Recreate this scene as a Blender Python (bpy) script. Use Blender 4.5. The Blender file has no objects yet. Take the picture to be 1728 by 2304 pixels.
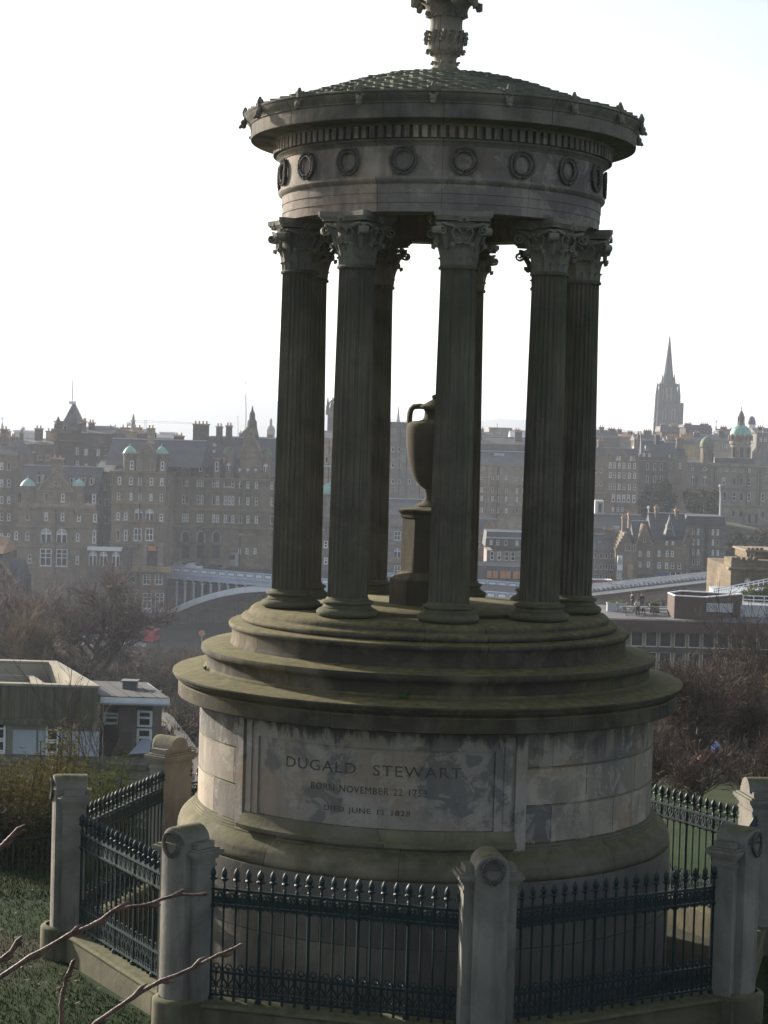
import bpy, bmesh, math, random
from math import sin, cos, pi, radians as rad, sqrt, atan2, hypot
from mathutils import Vector, Matrix
random.seed(7)
SC = bpy.context.scene
COL = SC.collection
# ------------------------------------------------------------------ camera
FPX, PW, PH = 4445.3, 1728, 2304
HC = 6.3
PITCH, ROLL, YAW = 0.0398, 0.0285, -0.0243
FW = Vector((0, cos(PITCH), -sin(PITCH)))
_r = Vector((1, 0, 0)); _u = _r.cross(FW)
RT = _r*cos(ROLL) + _u*sin(ROLL)
UP = _u*cos(ROLL) - _r*sin(ROLL)
CAMP = Vector((0, 0, HC))
cd = bpy.data.cameras.new('camera')
cd.sensor_fit = 'VERTICAL'; cd.sensor_height = 36; cd.sensor_width = 27
cd.lens = FPX/PH*36
cd.clip_start = 0.2; cd.clip_end = 30000
cam = bpy.data.objects.new('camera', cd); COL.objects.link(cam)
m3 = Matrix((RT, UP, -FW)).transposed()
cam.matrix_world = Matrix.Translation(CAMP) @ m3.to_4x4()
SC.camera = cam
# ------------------------------------------------------------------ light
SUN_AZ = rad(-46)      # left of the view direction (+y), towards the sun
SUN_EL = rad(18)
SC.world = bpy.data.worlds.new('World'); SC.world.use_nodes = True
wn = SC.world.node_tree; wn.nodes.clear()
wo = wn.nodes.new('ShaderNodeOutputWorld'); wb = wn.nodes.new('ShaderNodeBackground')
sk = wn.nodes.new('ShaderNodeTexSky'); sk.sky_type = 'NISHITA'; sk.sun_disc = False
sk.sun_elevation = SUN_EL; sk.sun_rotation = SUN_AZ
sk.air_density = 1.0; sk.dust_density = 1.6; sk.ozone_density = 1.0; sk.altitude = 100
wb.inputs[1].default_value = 0.085
hs = wn.nodes.new('ShaderNodeHueSaturation'); hs.inputs['Saturation'].default_value = .64   # thin high cloud veils the sky
wn.links.new(sk.outputs[0], hs.inputs['Color']); wtc = wn.nodes.new('ShaderNodeTexCoord'); wmp = wn.nodes.new('ShaderNodeMapping'); wmp.inputs['Scale'].default_value = (1, 1, 3.2)
wnz = wn.nodes.new('ShaderNodeTexNoise'); wnz.inputs['Scale'].default_value = 3.0; wnz.inputs['Detail'].default_value = 7; wnz.inputs['Distortion'].default_value = .4
wn.links.new(wtc.outputs['Generated'], wmp.inputs[0]); wn.links.new(wmp.outputs[0], wnz.inputs['Vector'])
wrp = wn.nodes.new('ShaderNodeMapRange'); wrp.inputs[1].default_value = .3; wrp.inputs[2].default_value = .7; wrp.inputs[3].default_value = .84; wrp.inputs[4].default_value = 1.16
wn.links.new(wnz.outputs['Fac'], wrp.inputs[0])
wn.links.new(wrp.outputs[0], hs.inputs['Value']); wn.links.new(hs.outputs[0], wb.inputs[0]); wn.links.new(wb.outputs[0], wo.inputs[0])
ld = bpy.data.lights.new('sun', 'SUN'); ld.energy = 5.0; ld.angle = rad(0.6); ld.color = (1, .92, .80)
sun = bpy.data.objects.new('sun', ld); COL.objects.link(sun)
sdir = Vector((sin(SUN_AZ)*cos(SUN_EL), cos(SUN_AZ)*cos(SUN_EL), sin(SUN_EL)))
sun.rotation_euler = sdir.to_track_quat('Z', 'Y').to_euler()
vs = SC.view_settings
vs.view_transform = 'Standard'; vs.look = 'None'; vs.gamma = 1; vs.exposure = 1.25
SC.cycles.use_denoising = True
SC.cycles.max_bounces = 5; SC.cycles.diffuse_bounces = 3; SC.cycles.glossy_bounces = 2
SC.cycles.transmission_bounces = 2; SC.cycles.volume_bounces = 0; SC.cycles.transparent_max_bounces = 6

def at(px, py, Y):
    d = FW*FPX + RT*(px-PW/2) - UP*(py-PH/2)
    return CAMP + d*(Y/d.y)
def mpp(Y): return Y/FPX

# ------------------------------------------------------------------ helpers
def tag(o, label=None, cat=None, group=None, kind=None):
    if label: o['label'] = label
    if cat: o['category'] = cat
    if group: o['group'] = group
    if kind: o['kind'] = kind
    return o
def empty(name, loc=(0, 0, 0), rz=0, parent=None, label=None, cat=None, group=None):
    o = bpy.data.objects.new(name, None); COL.objects.link(o)
    o.empty_display_size = .2
    o.location = loc; o.rotation_euler = (0, 0, rz)
    if parent: o.parent = parent
    return tag(o, label, cat, group)
def link(name, me, parent=None, loc=None, rz=None):
    o = bpy.data.objects.new(name, me); COL.objects.link(o)
    if parent: o.parent = parent
    if loc is not None: o.location = loc
    if rz is not None: o.rotation_euler = (0, 0, rz)
    return o
def dup(o, parent=None):
    c = o.copy(); COL.objects.link(c); c.parent = parent
    for ch in list(o.children): dup(ch, c)
    return c

class MB:
    """collects geometry for ONE mesh"""
    def __init__(s): s.v = []; s.f = []; s.m = []; s.uv = []; s.mi = 0; s.M = None
    def add(s, vs_, fs, uvs=None):
        b = len(s.v)
        if s.M is not None: vs_ = [s.M @ Vector(v) for v in vs_]
        s.v += [tuple(v) for v in vs_]
        for f in fs:
            s.f.append([b+i for i in f]); s.m.append(s.mi)
        s.uv += (uvs if uvs else [(v[0]+v[1]*.7, v[2]) for v in vs_])
        return s
    def box(s, x0, x1, y0, y1, z0, z1):
        v = [(x0,y0,z0),(x1,y0,z0),(x1,y1,z0),(x0,y1,z0),(x0,y0,z1),(x1,y0,z1),(x1,y1,z1),(x0,y1,z1)]
        return s.add(v, [(0,3,2,1),(4,5,6,7),(0,1,5,4),(1,2,6,5),(2,3,7,6),(3,0,4,7)])
    def prism(s, poly, z0, z1):
        n = len(poly)
        z0s = z0 if isinstance(z0, (list, tuple)) else [z0]*n
        z1s = z1 if isinstance(z1, (list, tuple)) else [z1]*n
        v = [(p[0],p[1],z) for p, z in zip(poly, z0s)] + [(p[0],p[1],z) for p, z in zip(poly, z1s)]
        f = [tuple(range(n-1,-1,-1)), tuple(range(n,2*n))]
        f += [(i,(i+1)%n,n+(i+1)%n,n+i) for i in range(n)]
        return s.add(v, f)
    def prism_y(s, poly, y0, y1):   # poly in xz, extruded in y
        n = len(poly)
        v = [(p[0],y0,p[1]) for p in poly] + [(p[0],y1,p[1]) for p in poly]
        f = [tuple(range(n)), tuple(range(2*n-1,n-1,-1))]
        f += [(i,n+i,n+(i+1)%n,(i+1)%n) for i in range(n)]
        return s.add(v, f)
    def lathe(s, prof, n=64, a0=0, a1=2*pi, cx=0, cy=0, fn=None, caps=False):
        full = abs(a1-a0-2*pi) < 1e-6
        cols = n+1
        v = []; uv = []
        rm = max(p[0] for p in prof)
        for r, z in prof:
            for i in range(cols):
                a = a0+(a1-a0)*i/n
                rr = r*fn(a, z) if fn else r
                v.append((cx+rr*sin(a), cy-rr*cos(a), z)); uv.append((a*rm, z))
        f = []
        for j in range(len(prof)-1):
            for i in range(n):
                a_ = j*cols+i
                f.append((a_, a_+1, a_+cols+1, a_+cols))
        if caps:
            f.append(tuple(range(n-1, -1, -1))); k = (len(prof)-1)*cols
            f.append(tuple(k+i for i in range(n)))
        return s.add(v, f, uv)
    def tube(s, pts, rads, n=5, cap=True):
        pts = [Vector(p) for p in pts]
        if not isinstance(rads, (list, tuple)): rads = [rads]*len(pts)
        v = []; f = []
        t0 = (pts[1]-pts[0]).normalized()
        a = t0.orthogonal().normalized(); b = t0.cross(a)
        for i, p in enumerate(pts):
            t = (pts[min(i+1,len(pts)-1)]-pts[max(i-1,0)])
            if t.length < 1e-9: t = t0
            t.normalize()
            a = (a - t*a.dot(t)); a = a.normalized() if a.length > 1e-6 else t.orthogonal().normalized()
            b = t.cross(a)
            for k in range(n):
                w = 2*pi*k/n
                v.append(p + (a*cos(w)+b*sin(w))*rads[i])
        for i in range(len(pts)-1):
            for k in range(n):
                k2 = (k+1) % n
                f.append((i*n+k, i*n+k2, (i+1)*n+k2, (i+1)*n+k))
        if cap:
            f.append(tuple(range(n-1,-1,-1))); f.append(tuple((len(pts)-1)*n+k for k in range(n)))
        return s.add(v, f)
    def loft(s, rows, closed=False):   # rows: lists of equal length points
        n = len(rows[0]); v = [p for r in rows for p in r]; f = []
        for j in range(len(rows)-1):
            for i in range(n if closed else n-1):
                i2 = (i+1) % n
                f.append((j*n+i, j*n+i2, (j+1)*n+i2, (j+1)*n+i))
        return s.add(v, f)
    def mesh(s, name, mats, smooth=0):
        me = bpy.data.meshes.new(name)
        me.from_pydata(s.v, [], s.f)
        if not isinstance(mats, (list, tuple)): mats = [mats]
        for m in mats: me.materials.append(m)
        uvl = me.uv_layers.new(name='UVMap')
        lv = [0]*len(me.loops); me.loops.foreach_get('vertex_index', lv)
        flat = [c for i in lv for c in s.uv[i]]
        uvl.data.foreach_set('uv', flat)
        me.polygons.foreach_set('material_index', s.m)
        if smooth:
            me.polygons.foreach_set('use_smooth', [True]*len(me.polygons))
            me.set_sharp_from_angle(angle=rad(smooth))
        me.update()
        return me
    def build(s, name, mats, parent=None, smooth=0, loc=None, rz=None):
        return link(name, s.mesh(name, mats, smooth), parent, loc, rz)

# ------------------------------------------------------------------ materials
MATS = {}
class NT:
    def __init__(s, name):
        s.m = bpy.data.materials.new(name); s.m.use_nodes = True
        s.t = s.m.node_tree; s.t.nodes.clear()
        s.o = s.n('ShaderNodeOutputMaterial'); s.p = s.n('ShaderNodeBsdfPrincipled')
        s.l(s.p.outputs[0], s.o.inputs[0])
        s.tc = s.n('ShaderNodeTexCoord')
    def n(s, k): return s.t.nodes.new(k)
    def l(s, a, b): s.t.links.new(a, b)
    def noise(s, scale, detail=4, rough=.55, coord='Object', dist=0, stretch=None):
        nz = s.n('ShaderNodeTexNoise'); nz.inputs['Scale'].default_value = scale
        nz.inputs['Detail'].default_value = detail; nz.inputs['Roughness'].default_value = rough
        nz.inputs['Distortion'].default_value = dist
        src = s.tc.outputs[coord]
        if stretch:
            mp = s.n('ShaderNodeMapping'); mp.inputs['Scale'].default_value = stretch
            s.l(src, mp.inputs[0]); src = mp.outputs[0]
        s.l(src, nz.inputs['Vector'])
        return nz.outputs['Fac']
    def ramp(s, fac, stops):
        r = s.n('ShaderNodeValToRGB'); e = r.color_ramp.elements
        while len(e) < len(stops): e.new(.5)
        for el, (p, c) in zip(e, stops):
            el.position = p; el.color = (c, c, c, 1) if isinstance(c, (int, float)) else (*c, 1)
        s.l(fac, r.inputs[0]); return r.outputs[0]
    def mix(s, fac, a, b, mode='MIX'):
        m = s.n('ShaderNodeMix'); m.data_type = 'RGBA'; m.blend_type = mode
        for sock, val in ((m.inputs[0], fac), (m.inputs[6], a), (m.inputs[7], b)):
            if isinstance(val, (int, float)): sock.default_value = val if sock == m.inputs[0] else (val, val, val, 1)
            elif isinstance(val, tuple): sock.default_value = (*val, 1)
            else: s.l(val, sock)
        return m.outputs[2]
    def math(s, op, a, b=None, clamp=False):
        m = s.n('ShaderNodeMath'); m.operation = op; m.use_clamp = clamp
        for i, val in enumerate((a, b)):
            if val is None: continue
            if isinstance(val, (int, float)): m.inputs[i].default_value = val
            else: s.l(val, m.inputs[i])
        return m.outputs[0]
    def up(s):
        g = s.n('ShaderNodeNewGeometry'); x = s.n('ShaderNodeSeparateXYZ')
        s.l(g.outputs['Normal'], x.inputs[0]); return x.outputs[2]
    def bump(s, h, strength=.3, dist=.02):
        b = s.n('ShaderNodeBump'); b.inputs['Strength'].default_value = strength; b.inputs['Distance'].default_value = dist
        s.l(h, b.inputs['Height']); s.l(b.outputs[0], s.p.inputs['Normal'])
    def fin(s, col, rough=.85, spec=.3, metal=0):
        if isinstance(col, tuple): s.p.inputs['Base Color'].default_value = (*col, 1)
        else: s.l(col, s.p.inputs['Base Color'])
        s.p.inputs['Roughness'].default_value = rough
        s.p.inputs['Specular IOR Level'].default_value = spec
        s.p.inputs['Metallic'].default_value = metal
        return s.m
def sc_(c, k): return tuple(max(0, min(1, x*k)) for x in c)

def plain(name, c, rough=.8, var=.2, scale=2.0, spec=.3, bump=0, metal=0, c2=None, detail=4, stretch=None):
    t = NT(name)
    f = t.noise(scale, detail, stretch=stretch)
    col = t.ramp(f, [(.3, sc_(c, 1-var)), (.7, c2 if c2 else sc_(c, 1+var))])
    if bump: t.bump(t.noise(scale*6, 5), bump)
    return t.fin(col, rough, spec, metal)

def stone(name, c, dark, moss=(.10,.105,.035), mossamt=.8, soot=.5, blocks=None, streak=.5, tint=None, bump=.25, edge=(.42,.62), mside=0.0, seedz=0, flake=False, bvar=.25, run=None, runamt=.85, mort=.006, sst=(5,5,.7)):
    """weathered sandstone: block-to-block colour, soot patches, run-off streaks, moss on ledges"""
    t = NT(name)
    base = t.mix(t.ramp(t.noise(1.7, 5), [(.3, 0), (.7, 1)]), sc_(c, .78), sc_(c, 1.12))
    if tint:
        base = t.mix(t.ramp(t.noise(.9, 3, stretch=(1, 1, 1.7)), [(.52, 0), (.68, .55)]), base, tint)
    if blocks:
        bw, bh, off = blocks
        mp = t.n('ShaderNodeMapping'); mp.inputs['Location'].default_value = (seedz*.37, -off, 0)
        t.l(t.tc.outputs['UV'], mp.inputs[0])
        b = t.n('ShaderNodeTexBrick'); b.inputs['Scale'].default_value = 1
        b.inputs['Brick Width'].default_value = bw; b.inputs['Row Height'].default_value = bh
        b.inputs['Mortar Size'].default_value = mort; b.inputs['Mortar Smooth'].default_value = .3
        b.inputs['Color1'].default_value = (.87-bvar, .89-bvar, .93-bvar, 1); b.inputs['Color2'].default_value = (1.14, 1.06, .97, 1)
        b.inputs['Mortar'].default_value = (.22, .2, .18, 1)
        t.l(mp.outputs[0], b.inputs['Vector'])
        base = t.mix(1.0, base, b.outputs['Color'], 'MULTIPLY')
    s1 = t.ramp(t.noise(1.1, 8, .62, dist=.6), [(edge[0], 0), (edge[1], soot)])
    col = t.mix(s1, base, dark)
    if flake:      # crisp-edged scabs where the dark crust has come away
        fz = t.noise(2.6, 9, .68, dist=.9)
        col = t.mix(t.ramp(fz, [(.53, 0), (.56, .8*flake)]), col, sc_(c, 1.25))
        col = t.mix(t.ramp(t.noise(5.5, 8, .7, dist=1.2), [(.595, 0), (.625, .65*flake)]), col, sc_(dark, .9))
    if run:        # soot washed down from the ledge above, in ragged runs
        sz = t.n('ShaderNodeSeparateXYZ'); t.l(t.tc.outputs['Object'], sz.inputs[0])
        hgt = t.math('DIVIDE', t.math('SUBTRACT', sz.outputs[2], run[0]), run[1]-run[0], True)
        rn = t.ramp(t.noise(1.0, 6, .65, stretch=(6, 6, .35)), [(.3, 0), (.7, 1)])
        rf = t.ramp(t.math('ADD', t.math('MULTIPLY', rn, .75), t.math('MULTIPLY', hgt, .7)), [(.80, 0), (1.05, runamt)])
        col = t.mix(rf, col, sc_(dark, .45))
    if streak:
        s2 = t.ramp(t.noise(1.0, 5, .6, stretch=sst), [(.5, 0), (.72, streak)])
        col = t.mix(s2, col, sc_(dark, .8))
    # moss where rain lies, and ragged patches of it
    mo = t.math('MULTIPLY', t.ramp(t.up(), [(.35, 0), (.8, 1)]), t.ramp(t.noise(2.3, 6, .6), [(.25, .35), (.55, 1)]))
    mo = t.math('MULTIPLY', mo, mossamt)
    col = t.mix(mo, col, t.mix(t.ramp(t.noise(9, 5), [(.35, 0), (.65, 1)]), sc_(moss, .7), sc_(moss, 1.5)))
    if mside:
        ms = t.ramp(t.noise(.8, 6, .65, dist=.4, stretch=(1, 1, .6)), [(.48, 0), (.66, mside)])
        col = t.mix(ms, col, sc_(moss, .8))
    t.bump(t.noise(14, 7, .65), bump, .03)
    return t.fin(col, .92, .2)

M = {}
M['drum'] = stone('drum sandstone', (.37,.335,.285), (.10,.095,.095), soot=.8, blocks=(.98,.413,.232), tint=(.36,.22,.11), streak=.45, mossamt=.85, edge=(.46,.68), flake=.42, bvar=.56, run=(2.35,3.13), runamt=.5, mort=.007)
M['panel'] = stone('panel sandstone', (.31,.27,.235), (.125,.118,.115), soot=.75, tint=(.285,.19,.115), streak=.3, mossamt=.6, edge=(.505,.55), flake=.6, run=(2.75,3.1))
M['plinth'] = stone('plinth sandstone', (.20,.185,.155), (.085,.08,.068), soot=.7, blocks=(1.1,.8,0), streak=.3)
M['step'] = stone('mossy step stone', (.17,.145,.105), (.035,.03,.024), soot=.9, blocks=(1.35,5,0), mossamt=.9, moss=(.105,.092,.032), mside=.6, streak=.8, edge=(.40,.56), mort=.012, bvar=.42, flake=.16)
M['basemould'] = stone('base moulding stone', (.24,.21,.15), (.075,.07,.045), soot=.7, blocks=(1.6,5,0), mossamt=.85, moss=(.085,.082,.036), mside=.45, streak=.35)
M['shaft'] = stone('sooty column stone', (.135,.118,.09), (.05,.046,.04), soot=.75, mossamt=.2, mside=.6, moss=(.062,.066,.03), streak=.8, sst=(26,26,.55))  # fine vertical streaks: mossy stripes, plus painted shade to mark the flutes
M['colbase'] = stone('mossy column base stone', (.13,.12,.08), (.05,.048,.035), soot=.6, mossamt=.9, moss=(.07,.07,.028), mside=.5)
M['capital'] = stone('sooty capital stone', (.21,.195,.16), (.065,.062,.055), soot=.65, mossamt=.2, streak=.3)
M['entab'] = stone('entablature sandstone', (.37,.325,.285), (.11,.10,.10), soot=.85, blocks=(1.05,5,0), mossamt=.3, tint=(.30,.2,.14), streak=.65, edge=(.42,.64), flake=.3, bvar=.4, run=(9.1,9.75), runamt=.5)
M['cornice'] = stone('sooty cornice stone', (.26,.24,.20), (.07,.066,.06), soot=.8, blocks=(1.3,5,0), mossamt=.5, streak=.6)
M['tile'] = stone('stone roof scales', (.16,.16,.12), (.06,.06,.05), soot=.6, mossamt=.55, moss=(.10,.11,.06), streak=.2)
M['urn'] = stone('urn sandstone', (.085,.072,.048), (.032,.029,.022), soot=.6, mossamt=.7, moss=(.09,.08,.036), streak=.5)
M['pier'] = stone('gate pier sandstone', (.27,.25,.215), (.10,.094,.083), soot=.72, mossamt=.9, moss=(.085,.082,.036), streak=.55, mside=.2)
M['kerb'] = stone('mossy kerb stone', (.16,.145,.095), (.06,.055,.035), soot=.7, mossamt=.9, moss=(.09,.09,.04), mside=.45)
M['carve'] = plain('soot in carved relief', (.10,.09,.08), .9, .4, 12)
M['inc'] = plain('soot in cut lettering', (.075,.068,.06), .9, .5, 9)
t = NT('painted railing iron')
t.bump(t.noise(60, 3), .15, .004)
M['iron'] = t.fin(t.mix(t.ramp(t.noise(9, 4), [(.4, 0), (.7, 1)]), (.004,.015,.018), (.009,.030,.032)), .5, .35)
M['bark'] = plain('bark', (.075,.06,.045), .95, .35, 4, bump=.4)
M['twig'] = plain('brown twigs', (.085,.06,.055), .9, .4, 2.5, c2=(.24,.175,.16))
M['twigred'] = plain('reddish twigs', (.04,.028,.021), .9, .4, 5, c2=(.15,.105,.08))  # paler noise patches paint glints on some of the twigs
M['twigfore'] = plain('smooth reddish twig bark', (.085,.04,.03), .5, .4, 60, spec=.4, c2=(.20,.12,.095), bump=.5)
# ================================================================== THE MONUMENT
MX, MY = 0.0243*23.8604, 23.853
TH0 = 7.18            # bearing of the column nearest the camera (deg, 0 = towards the camera)
mon = empty('circular_monument', (MX, MY, 0), YAW, label='round open temple of dark fluted stone columns on a stepped inscribed drum', cat='monument')
def pol(r, deg, z): return Vector((r*sin(rad(deg)), -r*cos(rad(deg)), z))
N = 160
rr = random.Random(3)
# --- drum
b = MB(); b.lathe([(2.978,-.6),(2.978,1.49),(2.972,1.515),(2.90,1.52)], N); b.build('plinth', M['plinth'], mon, 40)
b = MB()
pr = [(2.90,1.515),(2.945,1.52),(2.962,1.535),(2.968,1.57),(2.962,1.61),(2.948,1.64),(2.948,1.655),(2.93,1.69),(2.90,1.725),(2.86,1.76),(2.825,1.785),(2.80,1.80),(2.80,1.815),(2.785,1.82),(2.785,1.845),(2.765,1.85),(2.765,1.872),(2.73,1.88)]
b.lathe(pr, N); b.build('base_moulding', M['basemould'], mon, 40)
b = MB()
pr = [(2.735,1.875)]
for zj in (2.29, 2.705): pr += [(2.735,zj-.012),(2.722,zj-.006),(2.722,zj+.006),(2.735,zj+.012)]
pr += [(2.735,3.13)]
b.lathe(pr, N); b.build('drum', M['drum'], mon, 40)
# --- cornice of the drum and the steps above it
def wob(amp, k, ph):
    return lambda a, z: 1+amp*(sin(a*k+ph)*.5+sin(a*(2*k+1)+ph*2)*.3+sin(a*(5*k+2)+ph*3)*.35)
b = MB(); b.lathe([(2.72,3.10),(2.80,3.105),(2.83,3.125),(2.90,3.13),(2.985,3.125),(3.0,3.135),(3.0,3.285),(2.99,3.295),(2.99,3.305),(3.005,3.32),(3.03,3.335),(3.045,3.35),(3.05,3.37),(3.066,3.38),(3.072,3.395),(3.070,3.412),(3.05,3.42),(2.68,3.455)], N, fn=wob(.0012,7,1))
b.build('drum_cornice', M['step'], mon, 40)
b = MB(); b.lathe([(2.715,3.40),(2.705,3.45),(2.69,3.475),(2.668,3.49),(2.662,3.53),(2.662,3.575),(2.668,3.585),(2.672,3.605),(2.69,3.62),(2.712,3.635),(2.728,3.65),(2.735,3.67),(2.735,3.70),(2.728,3.718),(2.715,3.724),(2.36,3.755)], N, fn=wob(.0013,5,2))
b.build('step', M['step'], mon, 40)
b = MB(); b.lathe([(2.40,3.70),(2.392,3.755),(2.38,3.785),(2.374,3.80),(2.372,3.90),(2.376,3.91),(2.38,3.93),(2.398,3.945),(2.41,3.955),(2.414,3.97),(2.413,3.99),(2.404,4.003),(2.39,4.007),(2.2,4.025)], N, fn=wob(.0014,6,3))
b.build('step', M['step'], mon, 40)
b = MB()
pr = [(2.22,3.98),(2.235,4.01)]
pr += [(2.185+.078*cos(rad(a)), 4.058+.048*sin(rad(a))) for a in range(-75, 81, 15)]
pr += [(2.182,4.112),(2.178,4.12)]
pr += [(2.072+.10*cos(rad(a)), 4.122+.078*sin(rad(a))) for a in range(0, 86, 12)]
pr += [(2.06,4.203),(1.30,4.206)]
b.lathe(pr, N, fn=wob(.001,4,.6)); b.build('stylobate', M['step'], mon, 40)
b = MB(); b.lathe([(1.415,4.20),(1.415,4.245),(1.405,4.252),(0.0,4.262)], 96); b.build('inner_floor', M['step'], mon, 40)
# --- inscribed panel
PC, PI_, PO = -13.0, 28.9, 36.6
def arcbox(b, d0, d1, r0, r1, z0, z1, n=None):
    n = n or max(1, int(abs(d1-d0)/2))
    rows = []
    for i in range(n+1):
        d = d0+(d1-d0)*i/n
        rows.append([pol(r0,d,z0), pol(r1,d,z0), pol(r1,d,z1), pol(r0,d,z1)])
    b.loft(rows, closed=True)
    k = len(b.v)-4*(n+1)
    b.f.append([k,k+3,k+2,k+1]); b.m.append(b.mi); e = k+4*n; b.f.append([e,e+1,e+2,e+3]); b.m.append(b.mi)
b = MB()
arcbox(b, PC-PI_, PC+PI_, 2.70, 2.745, 2.04, 2.905)
pan = b.build('inscription_panel', M['panel'], mon)
b = MB()
for s in (-1, 1):
    arcbox(b, PC+s*PO, PC+s*(PO-2.7), 2.70, 2.786, 1.80, 3.12)
    arcbox(b, PC+s*(PO-2.7), PC+s*(PO-3.6), 2.70, 2.752, 1.99, 3.12)
    arcbox(b, PC+s*(PO-3.6), PC+s*(PO-5.4), 2.70, 2.772, 1.99, 3.055)
    arcbox(b, PC+s*(PO-5.4), PC+s*PI_*1.035, 2.70, 2.758, 2.0, 3.0)
    arcbox(b, PC+s*PI_*1.035, PC+s*PI_*1.005, 2.70, 2.766, 2.035, 2.93)
arcbox(b, PC-PO+2.7, PC+PO-2.7, 2.70, 2.780, 3.055, 3.12)
arcbox(b, PC-PI_-1.8, PC+PI_+1.8, 2.70, 2.768, 2.985, 3.055)
arcbox(b, PC-PI_*1.03, PC+PI_*1.03, 2.70, 2.758, 2.93, 2.985)
arcbox(b, PC-PI_*1.005, PC+PI_*1.005, 2.70, 2.766, 2.905, 2.93)
b.build('panel_frame', M['panel'], pan)
b = MB()
n = 40; rows = []
for i in range(n+1):
    d = PC-PO+2.7+(2*PO-5.4)*i/n
    rows.append([pol(2.70,d,1.86), pol(2.862,d,1.86), pol(2.862,d,1.90), pol(2.815,d,1.935), pol(2.79,d,1.995), pol(2.772,d,2.035), pol(2.70,d,2.04)])
b.loft(rows); b.build('panel_sill', M['basemould'], pan, 40)
def lettering(text, z, h, d0, d1):
    cu = bpy.data.curves.new('lettering', 'FONT'); cu.body = text; cu.size = 1; cu.extrude = .02; cu.resolution_u = 3
    cu.space_character = 1.12; cu.space_word = 1.25
    tmp = bpy.data.objects.new('lettering', cu); COL.objects.link(tmp)
    dg = bpy.context.evaluated_depsgraph_get(); dg.update()
    me = bpy.data.meshes.new_from_object(tmp.evaluated_get(dg))
    bpy.data.objects.remove(tmp); bpy.data.curves.remove(cu)
    bm = bmesh.new(); bm.from_mesh(me)
    xs = [v.co.x for v in bm.verts]; ys = [v.co.y for v in bm.verts]
    x0, x1, y0, y1 = min(xs), max(xs), min(ys), max(ys)
    for v in bm.verts:
        d = d0+(d1-d0)*(v.co.x-x0)/(x1-x0)
        v.co = pol(2.7455+(.0035 if v.co.z > 0 else -.01), d, z+h*(v.co.y-y0)/(y1-y0))
    bm.to_mesh(me); bm.free()
    me.materials.clear(); me.materials.append(M['inc'])
    o = link('lettering', me, pan)
lettering('DUGALD  STEWART', 2.61, .118, -33.6, 8.4)
lettering('BORN NOVEMBER 22 1753', 2.405, .076, -26.6, .7)
lettering('DIED JUNE 11 1828', 2.17, .076, -23.2, -2.9)
# --- columns
ZB, ZS0, ZS1, ZT = 4.205, 4.405, 8.198, 8.768
RCOL = 1.72
b = MB()
bp = [(.0,ZB),(.30,ZB)]
bp += [(.285+.068*cos(rad(a)), ZB+.05+.05*sin(rad(a))) for a in range(-70, 91, 20)]
bp += [(.288,ZB+.102),(.288,ZB+.112),(.276,ZB+.122),(.268,ZB+.138),(.270,ZB+.150)]
bp += [(.270+.026*cos(rad(a)), ZB+.170+.02*sin(rad(a))) for a in range(-60, 91, 30)]
bp += [(.256,ZB+.192),(.247,ZB+.20),(.236,ZB+.225)]
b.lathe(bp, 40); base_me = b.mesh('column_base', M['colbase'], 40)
b = MB()
def fl(a, z):
    ph = (a*24/(2*pi)) % 1
    x = (ph-.5)/.40
    return 1 - (.085*sqrt(max(0, 1-x*x)) if abs(x) < 1 else 0)
pr = []
for i in range(13):
    t_ = i/12; r = .231 - .030*t_ + .006*sin(pi*min(1, t_*1.15))
    pr.append((r, ZS0+.015+(ZS1-.06-ZS0)*t_))
b.lathe(pr, 24*6, fn=fl)
b.lathe([(.222,ZS1-.055),(.226,ZS1-.035),(.215,ZS1-.02),(.20,ZS1-.01)], 48)
b.lathe([(.20,ZS1-.045),(.205,ZS1-.05)], 24)
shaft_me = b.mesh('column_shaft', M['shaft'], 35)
def leaf(b, ang, r0, z0, h, w, curl, lean, n=7, fan=0):
    """an acanthus leaf: grows up from the bell, leans out and curls over at the tip; lobed edge, cupped across"""
    rows = []
    for i in range(n+1):
        t_ = i/n
        if t_ < .72:
            u_ = t_/.72; rr_ = r0+lean*u_**2; zz = z0+h*u_
        else:
            u_ = (t_-.72)/.28; rr_ = r0+lean+curl*sin(u_*pi*.62); zz = z0+h+curl*.55*(sin(u_*pi)*.9-u_*.75)
        ww = w*(.75+.5*sin(t_*pi*.9))*(1-.72*max(0, t_-.62)/.38)*(1+.14*(-1)**i)
        row = []
        for k in (-1, -.55, 0, .55, 1):
            row.append(pol(rr_-abs(k)*.018+.010*(k == 0), ang+k*ww/2/max(rr_, .01)*57.3, zz-abs(k)*.012))
        rows.append(row)
    m0 = len(b.f)
    b.loft(rows)
    # give the leaf a thickness
    back = [[p+Vector((-p.x, -p.y, 0)).normalized()*.014 for p in r_] for r_ in rows]
    b.loft([r_[::-1] for r_ in back])
    for a_, c_ in ((0, 0), (-1, -1)):
        b.loft([[r_[a_] for r_ in rows], [r_[c_] for r_ in back]] if a_ == 0 else [[r_[c_] for r_ in back], [r_[a_] for r_ in rows]])
    b.loft([rows[-1], back[-1]])
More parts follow.
